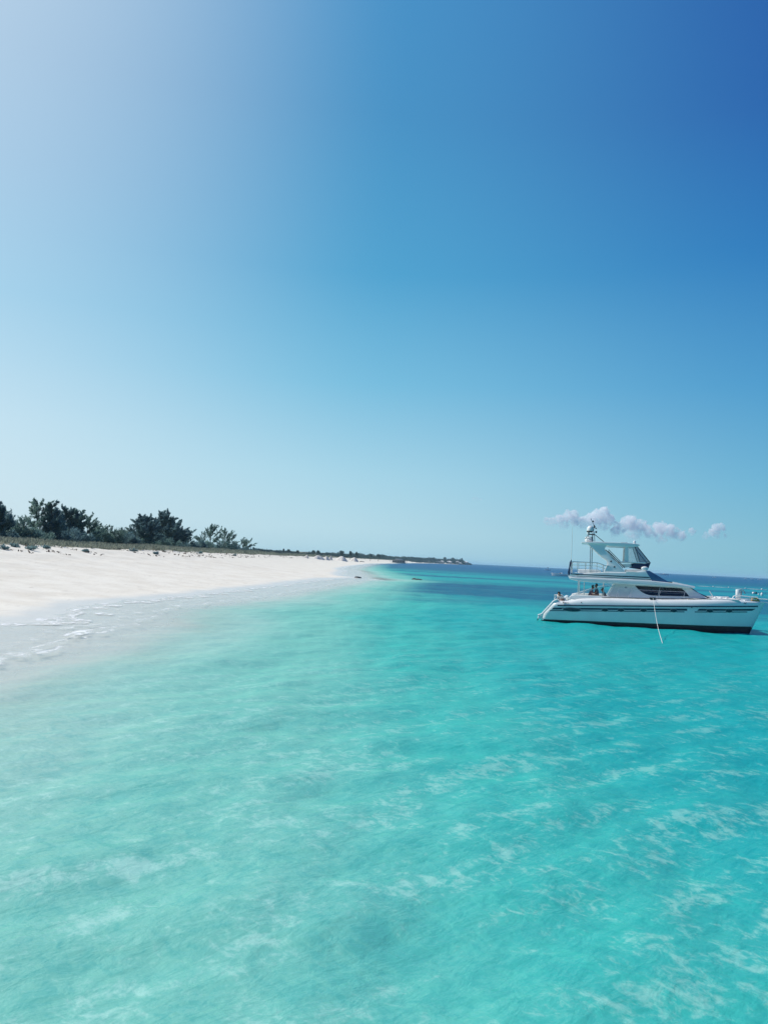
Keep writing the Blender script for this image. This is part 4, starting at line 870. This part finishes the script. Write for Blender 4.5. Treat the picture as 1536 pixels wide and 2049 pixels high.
# dune grass: countless blades
def scatter(n, Y0, Y1, s0, s1, g):
    Y = np.exp(g.uniform(math.log(Y0), math.log(Y1), n)); s = s0+(s1-s0)*g.uniform(0, 1, n)**1.2; return shoreX(Y)-s, Y, s
g_ = np.random.default_rng(5); n = 60000
X_, Y_, s_ = scatter(n, 85, 620, 31, 52, g_); pat = sines(X_, Y_, [3.1, 4.7, 7.9, 13], .7, 44)
k_ = (pat+ (s_-31)*.22) > g_.uniform(-.4, .6, n); X_, Y_, s_ = X_[k_], Y_[k_], s_[k_]; n = len(X_)
P = np.stack([X_, Y_, terrain(X_, Y_)-.03], 1); D = unit(np.stack([.25+g_.normal(0, .35, n), g_.normal(0, .35, n), np.full(n, .9)], 1))
Ln = g_.uniform(.3, .75, n)*(.7+Y_/320); tri_ = tri_cloud('dune_grass', P, D, Ln, Ln*.13+.02, M['grassm']); tag(tri_, 'grey-green dune grass and creeping plants along the top of the beach', 'grass', kind='stuff')
# wrack: dry seaweed at the foot of the dune
n = 1500; g_ = np.random.default_rng(6); Y_ = np.exp(g_.uniform(math.log(85), math.log(420), n)); ln_ = g_.choice([25.5, 27.3, 29.2, 30.5], n)
s_ = ln_+g_.normal(0, .35, n)+sines(Y_, Y_*0, [17, 29], .7, 77); X_ = shoreX(Y_)-s_; kk = sines(X_*0, Y_, [5, 9, 14, 21], 1, 31) > .25; X_, Y_ = X_[kk], Y_[kk]; n = len(X_)
P = np.stack([X_, Y_, terrain(X_, Y_)+.01], 1); D = unit(np.stack([g_.normal(0, .8, n), g_.normal(0, .8, n), g_.uniform(.05, .4, n)], 1)); Ln = g_.uniform(.15, .5, n)
wr = tri_cloud('dry_seaweed', P, D, Ln, Ln*.5, M['weed']); tag(wr, 'broken lines of dry brown seaweed lying below the dune plants', 'seaweed', kind='stuff')
# single tufts at the dune edge
tufts = [(8,1099,'leftmost dark tuft on the sand below the dune grass'),(29,1101,'second dark tuft from the left edge on the sand'),(62,1094,'wide dark tuft where grass meets sand below the tallest casuarina'),(92,1096,'dark tuft with a sandy hollow right of it'),(172,1097,'dark tuft below the wind-swept casuarina'),(268,1097,'round dark tuft standing on a little sand hump below the dense stand'),(312,1099,'low tuft below the middle of the dense stand'),(400,1103,'small dark tuft below the slim cone casuarina'),(470,1107,'far small tuft below the last low casuarina')]
for k, (px, py, lb) in enumerate(tufts):
    d = ray(px, py)
    s0 = 27.5; Y = 100.
    for it in range(30): Y = max(60, (shoreX(Y)-s0-2*(k % 2))/d.x*d.y)
    X = shoreX(Y)-s0-2*(k % 2)
    bush((X, Y, float(terrain(np.array(X), np.array(Y)))), .55+.25*(k in (2, 5)), .45, .42, 700+k, lb, 'leafd', n=260, name='beach_tuft', cat='tuft', group='dark tufts along the dune edge', lf=.22, ragged=.2)

# far wood and headland: one mass of foliage, with single trees standing out of it
def far_mass(name, pts, m, label):
    P = []; D = []; Ln = []; g = np.random.default_rng(hash(name) % 999 if False else 12)
    for (X, Y, z, rx, rz, n, lf) in pts:
        u = unit(g.normal(size=(n, 3))); u[:, 2] = np.abs(u[:, 2]); rr = g.uniform(.4, 1, n)[:, None]
        P.append(np.array([X, Y, z])+u*rr*np.array([rx, rx, rz])); D.append(unit(u+np.array([0, 0, .6])+g.normal(0, .4, (n, 3)))); Ln.append(g.uniform(.6, 1.3, n)*lf)
    P = np.concatenate(P); D = np.concatenate(D); Ln = np.concatenate(Ln)
    o = tri_cloud(name, P, D, Ln, Ln*.55, m); tag(o, label, 'wood', kind='stuff'); return o
g_ = np.random.default_rng(15); pts = []
prof_x = [500, 540, 570, 600, 640, 680, 705, 740, 780, 815, 850, 880, 905, 925, 934, 942]; prof_y = [1097, 1099, 1101, 1104, 1105.5, 1104.5, 1105.5, 1107.5, 1112, 1113.5, 1115.5, 1117, 1117, 1118, 1123, 1128]
YY_ = np.geomspace(300, 2320, 400)
for q in range(900):
    px = g_.uniform(498, 942); ax = ray(px, 1115); a_x = ax.x/ax.y; ss_ = shoreX(YY_)-a_x*YY_
    ok = (ss_ > np.where(YY_ > 1500, 6, 33)) & (ss_ < np.where(YY_ > 1500, 120, 150)) & (YY_ > (330 if px < 600 else 420))
    if not ok.any(): continue
    Yc = float(g_.choice(YY_[ok])); X = a_x*Yc
    if px < 760 and Yc > 1200: continue
    z0 = float(terrain(np.array(X), np.array(Yc))); lob = .9*math.sin(px*.13)+.7*math.sin(px*.31+1)+.5*math.sin(px*.73)
    top = at(px, np.interp(px, prof_x, prof_y)+.8+lob+g_.uniform(-.5, 3.5), Yc).z; h = top-z0
    if h < 1.0: h = 1.0+Yc*.001
    rx = g_.uniform(1.6, 3.4)*Yc/700+1; pts.append((X, Yc, z0, rx, h, 110, max(.35, Yc*.0009)))
fm = far_mass('far_wood', pts, M['leaff'], 'dark low wood running along the far shore and out over the headland')
FG = 'single trees standing out of the far wood'
ft = [(567,1098,'upright bump of a tree, first to rise from the far wood'),(577,1099,'tree just right of the first one rising from the far wood'),(595,1101,'rounded tree above the low scrub left of the white dunes'),(627,1101,'dark tree on the left of the white dunes'),(636,1101.5,'broad dark tree above the first white dune'),(683,1102,'broad crown at the highest swelling of the wood'),(701,1103,'thin upright tree right of the highest swelling'),(713,1104.5,'second thin upright tree right of the highest swelling'),(741,1108,'small tree above the last white dune'),(757,1109,'broad tree before the pavilion stretch'),(868,1115.5,'small tree near the middle of the headland'),(890,1115,'tallest rounded tree on the headland'),(906,1116,'tree right of the tallest on the headland'),(924,1117,'palm-like tree at the headland tip')]
for k, (px, ty, lb) in enumerate(ft):
    Yc = float(np.interp(px, [500, 600, 680, 740, 785, 860, 941], [330, 430, 560, 760, 1000, 1950, 2230]))*1.03; p = at(px, 1110, Yc); z0 = float(terrain(np.array(p.x), np.array(Yc))); h = topz(px, ty, Yc)-z0
    root = empty('far_tree', (p.x, Yc, z0)); tag(root, lb, 'tree', FG)
    bm = NB(); tube(bm, [(0, 0, 0), (.1, 0, h*.7)], [.03*h, .015*h], 6); bobj('trunk', bm, M['bark'], root)
    nn = 500; thin = 'thin' in lb or 'palm' in lb or 'upright' in lb; u = unit(rng.normal(size=(nn, 3)))*rng.uniform(.3, 1, nn)[:, None]
    wd = h*(.13 if thin else .3); PP = np.array([0, 0, h*.72])+u*np.array([wd, wd, h*.28]); tri_cloud('crown', PP, unit(u+np.array([0, 0, .5])), rng.uniform(.05, .12, nn)*h, rng.uniform(.03, .06, nn)*h, M['leaff'], root)

# white dune humps among the far scrub
def mound(px, py, Y, wpx, hgt, label):
    p = at(px, py, Y); z0 = float(terrain(np.array(p.x), np.array(Y))); rx = wpx/FPX*Y/2; vs = []; fs = []; n = 24; m_ = 6
    for i in range(m_+1):
        for k in range(n):
            r = i/m_; a = 2*math.pi*k/n; w = 1+.18*math.sin(3*a+px)+.1*math.sin(7*a); vs.append((rx*r*w*math.cos(a), rx*.7*r*w*math.sin(a), -.3+hgt*(1-r**1.6)*(1+.12*math.sin(5*a)*r)))
    for i in range(m_):
        for k in range(n): fs.append((i*n+k, i*n+(k+1) % n, (i+1)*n+(k+1) % n, (i+1)*n+k))
    o = from_py('sand_dune', vs, fs, M['sanddune'], None, True); o.location = (p.x, Y, z0); o['kind'] = 'structure'
M['sanddune'] = mat('dune_sand', (.72, .68, .62), .95, var=.08, scale=.3, bump=.5, bscale=1)
for (px, Y, w, tz) in ((614, 400, 10, 1109), (636, 430, 26, 1110), (653, 450, 14, 1112), (684, 520, 24, 1112), (662, 480, 8, 1111), (709, 600, 18, 1114.5)):
    z0 = float(terrain(np.array(at(px, 1110, Y).x), np.array(float(Y)))); mound(px, 1112, Y, w, max(.5, at(px, tz, Y).z-z0), '')
# pavilion at the water's edge and houses on the headland
p = at(800, 1127, 960); pv = empty('beach_pavilion', (p.x-2, 960, .3), R(-6)); tag(pv, 'low grey open-sided building with a white flat roof at the far water edge', 'building')
bm = NB(); box(bm, -8, 9, -4, 4, -.6, .5); bobj('platform', bm, M['wallgrey'], pv)
bm = NB(); box(bm, -7, 8, -3, 3, .5, 3.2); bobj('wall', bm, M['wallgrey'], pv)
bm = NB(); box(bm, -3.5, 4.5, -3.6, 3.6, 4.3, 4.9); bobj('roof', bm, M['roofwhite'], pv)
bm = NB(); box(bm, -4, 5, -3.2, 3.2, 3.2, 4.3); bobj('upper_wall', bm, M['wallgrey'], pv)
for x in (-6, -3, 0, 3, 6):
    bm = NB(); box(bm, x-.9, x+.9, -3.05, -2.9, 1.2, 2.5); bobj('window', bm, M['glass'], pv)
for x in (-8, -9.5, 9.2, 10.6):
    bm = NB(); box(bm, x-.15, x+.15, -3.6, -3.3, -1, 3.4); bobj('post', bm, M['wallpale'], pv)
def house(px, py, Y, w, h, label, dark=False):
    p = at(px, py, Y); z0 = float(terrain(np.array(p.x), np.array(float(Y)))); zc = p.z
    o = empty('beach_house', (p.x, Y, max(zc-h*.2, .5)), R(-10)); tag(o, label, 'house', 'white beach houses on the headland')
    bm = NB(); box(bm, -w/2, w/2, -w*.3, w*.3, -h-4, h*.55); bobj('wall', bm, M['wallpale'], o)
    bm = NB(); 
    vs = [bm.verts.new(v) for v in ((-w*.56, -w*.36, h*.55), (w*.56, -w*.36, h*.55), (w*.56, w*.36, h*.55), (-w*.56, w*.36, h*.55), (-w*.25, 0, h), (w*.25, 0, h))]
    for f in ((0,1,5,4), (1,2,5), (2,3,4,5), (3,0,4), (0,3,2,1)): bm.faces.new([vs[i] for i in f])
    bobj('roof', bm, M['roofwhite'], o)
    for x in (-.3, 0, .3):
        bm = NB(); box(bm, w*x-w*.07, w*x+w*.07, -w*.3-.08, -w*.3+.05, h*.05, h*.4); bobj('window', bm, M['glass'], o)
for (px, py, Y, w, h, lb) in ((853, 1124.5, 1830, 14, 5, 'white beach house at the right end of the far sand strip'), (876, 1126, 1990, 10, 5, 'small pale house low among the trees mid headland'), (884, 1124.5, 2010, 9, 4, 'pale house a little higher, mid headland'), (898, 1125.5, 2080, 14, 5, 'wide pale house under the tallest headland tree'), (914, 1126, 2150, 11, 6, 'upper white house of the two near the headland tip'), (920, 1128, 2140, 9, 4, 'lower white house of the two near the headland tip'), (931, 1126.5, 2200, 12, 6, 'white house at the very tip of the headland')):
    house(px, py, Y, w, h, lb)
p = ground(724, 1121.5, 1.0); bm = NB()
for k in range(5): tube(bm, [(-2+k*.3, k*.3, .2+.1*k), (0+k*.2, .2*k, .5), (2.2-k*.2, .4*k, .25)], [.22, .2, .12], 6)
o = bobj('driftwood_pile', bm, M['wood']); o.location = (at(724, 1121, 620).x, 620, float(terrain(np.array(at(724, 1121, 620).x), np.array(620.)))); tag(o, 'dark driftwood heap on the narrow far sand by the end of the dune', 'driftwood')

# ---------------------------------------------------------------- clouds
def cloud(px0, px1, ytop, ybase, Y, blobs, seed, label, dens=.036, noise_lo=.41):
    g = random.Random(seed); a = at(px0, ybase, Y); b = at(px1, ybase, Y); W_ = b.x-a.x; top = at((px0+px1)/2, ytop, Y).z; base = (a.z+b.z)/2; H_ = top-base
    bm = NB()
    for (u, v, r) in blobs: ball(bm, ((u-.5)*W_, g.uniform(-.1, .1)*W_, v*H_), r*H_, sub=3)
    me = bpy.data.meshes.new('cloud'); bm.to_mesh(me); bm.free(); o = link('cloud', me, None); o.location = ((a.x+b.x)/2, Y, base); o.rotation_euler = (0, R(2.6), 0)
    rm = o.modifiers.new('r', 'REMESH'); rm.mode = 'VOXEL'; rm.voxel_size = H_*.035; rm.use_smooth_shade = True
    tx = bpy.data.textures.new('cl', 'CLOUDS'); tx.noise_scale = H_*.22; tx.noise_depth = 4; d = o.modifiers.new('d', 'DISPLACE'); d.texture = tx; d.strength = H_*.30; d.mid_level = .5; d.texture_coords = 'LOCAL'
    m = bpy.data.materials.new('cloud_vapour'); m.use_nodes = True; t = m.node_tree; t.nodes.remove(t.nodes['Principled BSDF'])
    pv_ = N(t, 'ShaderNodeVolumePrincipled'); pv_.inputs['Color'].default_value = (.98, .998, 1, 1); pv_.inputs['Anisotropy'].default_value = 0.0
    tc = N(t, 'ShaderNodeTexCoord'); nz = N(t, 'ShaderNodeTexNoise'); nz.inputs['Scale'].default_value = 5.5/H_; nz.inputs['Detail'].default_value = 6; nz.inputs['Roughness'].default_value = .6; L(t, tc.outputs['Object'], nz.inputs['Vector'])
    r_ = N(t, 'ShaderNodeMapRange'); r_.inputs['From Min'].default_value = noise_lo; r_.inputs['From Max'].default_value = .62; r_.inputs['To Max'].default_value = dens; L(t, nz.outputs['Fac'], r_.inputs['Value'])
    sz = N(t, 'ShaderNodeSeparateXYZ'); L(t, tc.outputs['Object'], sz.inputs[0]); fz = N(t, 'ShaderNodeMapRange'); fz.interpolation_type = 'SMOOTHSTEP'; fz.inputs['From Min'].default_value = -.1*H_; fz.inputs['From Max'].default_value = .75*H_; fz.inputs['To Min'].default_value = .07; L(t, sz.outputs['Z'], fz.inputs['Value'])
    mu = N(t, 'ShaderNodeMath', operation='MULTIPLY'); L(t, r_.outputs[0], mu.inputs[0]); L(t, fz.outputs[0], mu.inputs[1]); L(t, mu.outputs[0], pv_.inputs['Density'])
    L(t, pv_.outputs[0], t.nodes['Material Output'].inputs['Volume']); me.materials.append(m)
    tag(o, label, 'cloud'); return o
CY = 9000
cloud(1084, 1155, 1018, 1056, CY, [(.1,.25,.22),(.3,.3,.28),(.5,.4,.32),(.7,.6,.34),(.85,.72,.3),(.92,.4,.3),(.6,.2,.3)], 1, 'leftmost small white puffy cloud, behind the whip antenna')
cloud(1160, 1226, 1016, 1062, CY, [(.1,.35,.26),(.3,.45,.32),(.5,.6,.34),(.65,.75,.3),(.85,.55,.28),(.7,.35,.35),(.4,.2,.3),(0,.1,.2)], 2, 'rounded white cloud behind the radar mast')
cloud(1216, 1388, 1032, 1084, CY, [(.05,.2,.22),(.12,.4,.26),(.2,.6,.3),(.26,.75,.24),(.36,.55,.3),(.45,.35,.28),(.55,.5,.26),(.62,.6,.26),(.7,.45,.28),(.8,.3,.25),(.9,.4,.18),(.97,.55,.15),(.3,.2,.3),(.6,.2,.28)], 3, 'long ragged white cloud bank behind the hard top', noise_lo=.43)
cloud(1405, 1452, 1046, 1082, CY, [(.1,.2,.2),(.35,.4,.25),(.55,.7,.28),(.75,.75,.22),(.5,.3,.22),(.9,.3,.14)], 4, 'small separate cloud puff to the right of the long bank')
cloud(942, 966, 994, 1003, CY, [(.2,.4,.5),(.5,.5,.5),(.8,.4,.45)], 5, 'faint tiny cloud wisp high left of the catamaran', dens=.01)

# ---------------------------------------------------------------- air
bm = NB(); box(bm, -9500, 14500, -260, 20500, -10.5, 31)
hz = bobj('haze', bm, None); hz['kind'] = 'stuff'; hz['label'] = 'thin pale sea haze in the air'
hm = bpy.data.materials.new('sea_air'); hm.use_nodes = True; t = hm.node_tree; t.nodes.remove(t.nodes['Principled BSDF'])
hv_ = N(t, 'ShaderNodeVolumePrincipled'); hv_.inputs['Color'].default_value = (.62, .92, 1, 1); hv_.inputs['Density'].default_value = .00009; hv_.inputs['Anisotropy'].default_value = .2
L(t, hv_.outputs[0], t.nodes['Material Output'].inputs['Volume']); hz.data.materials.append(hm)
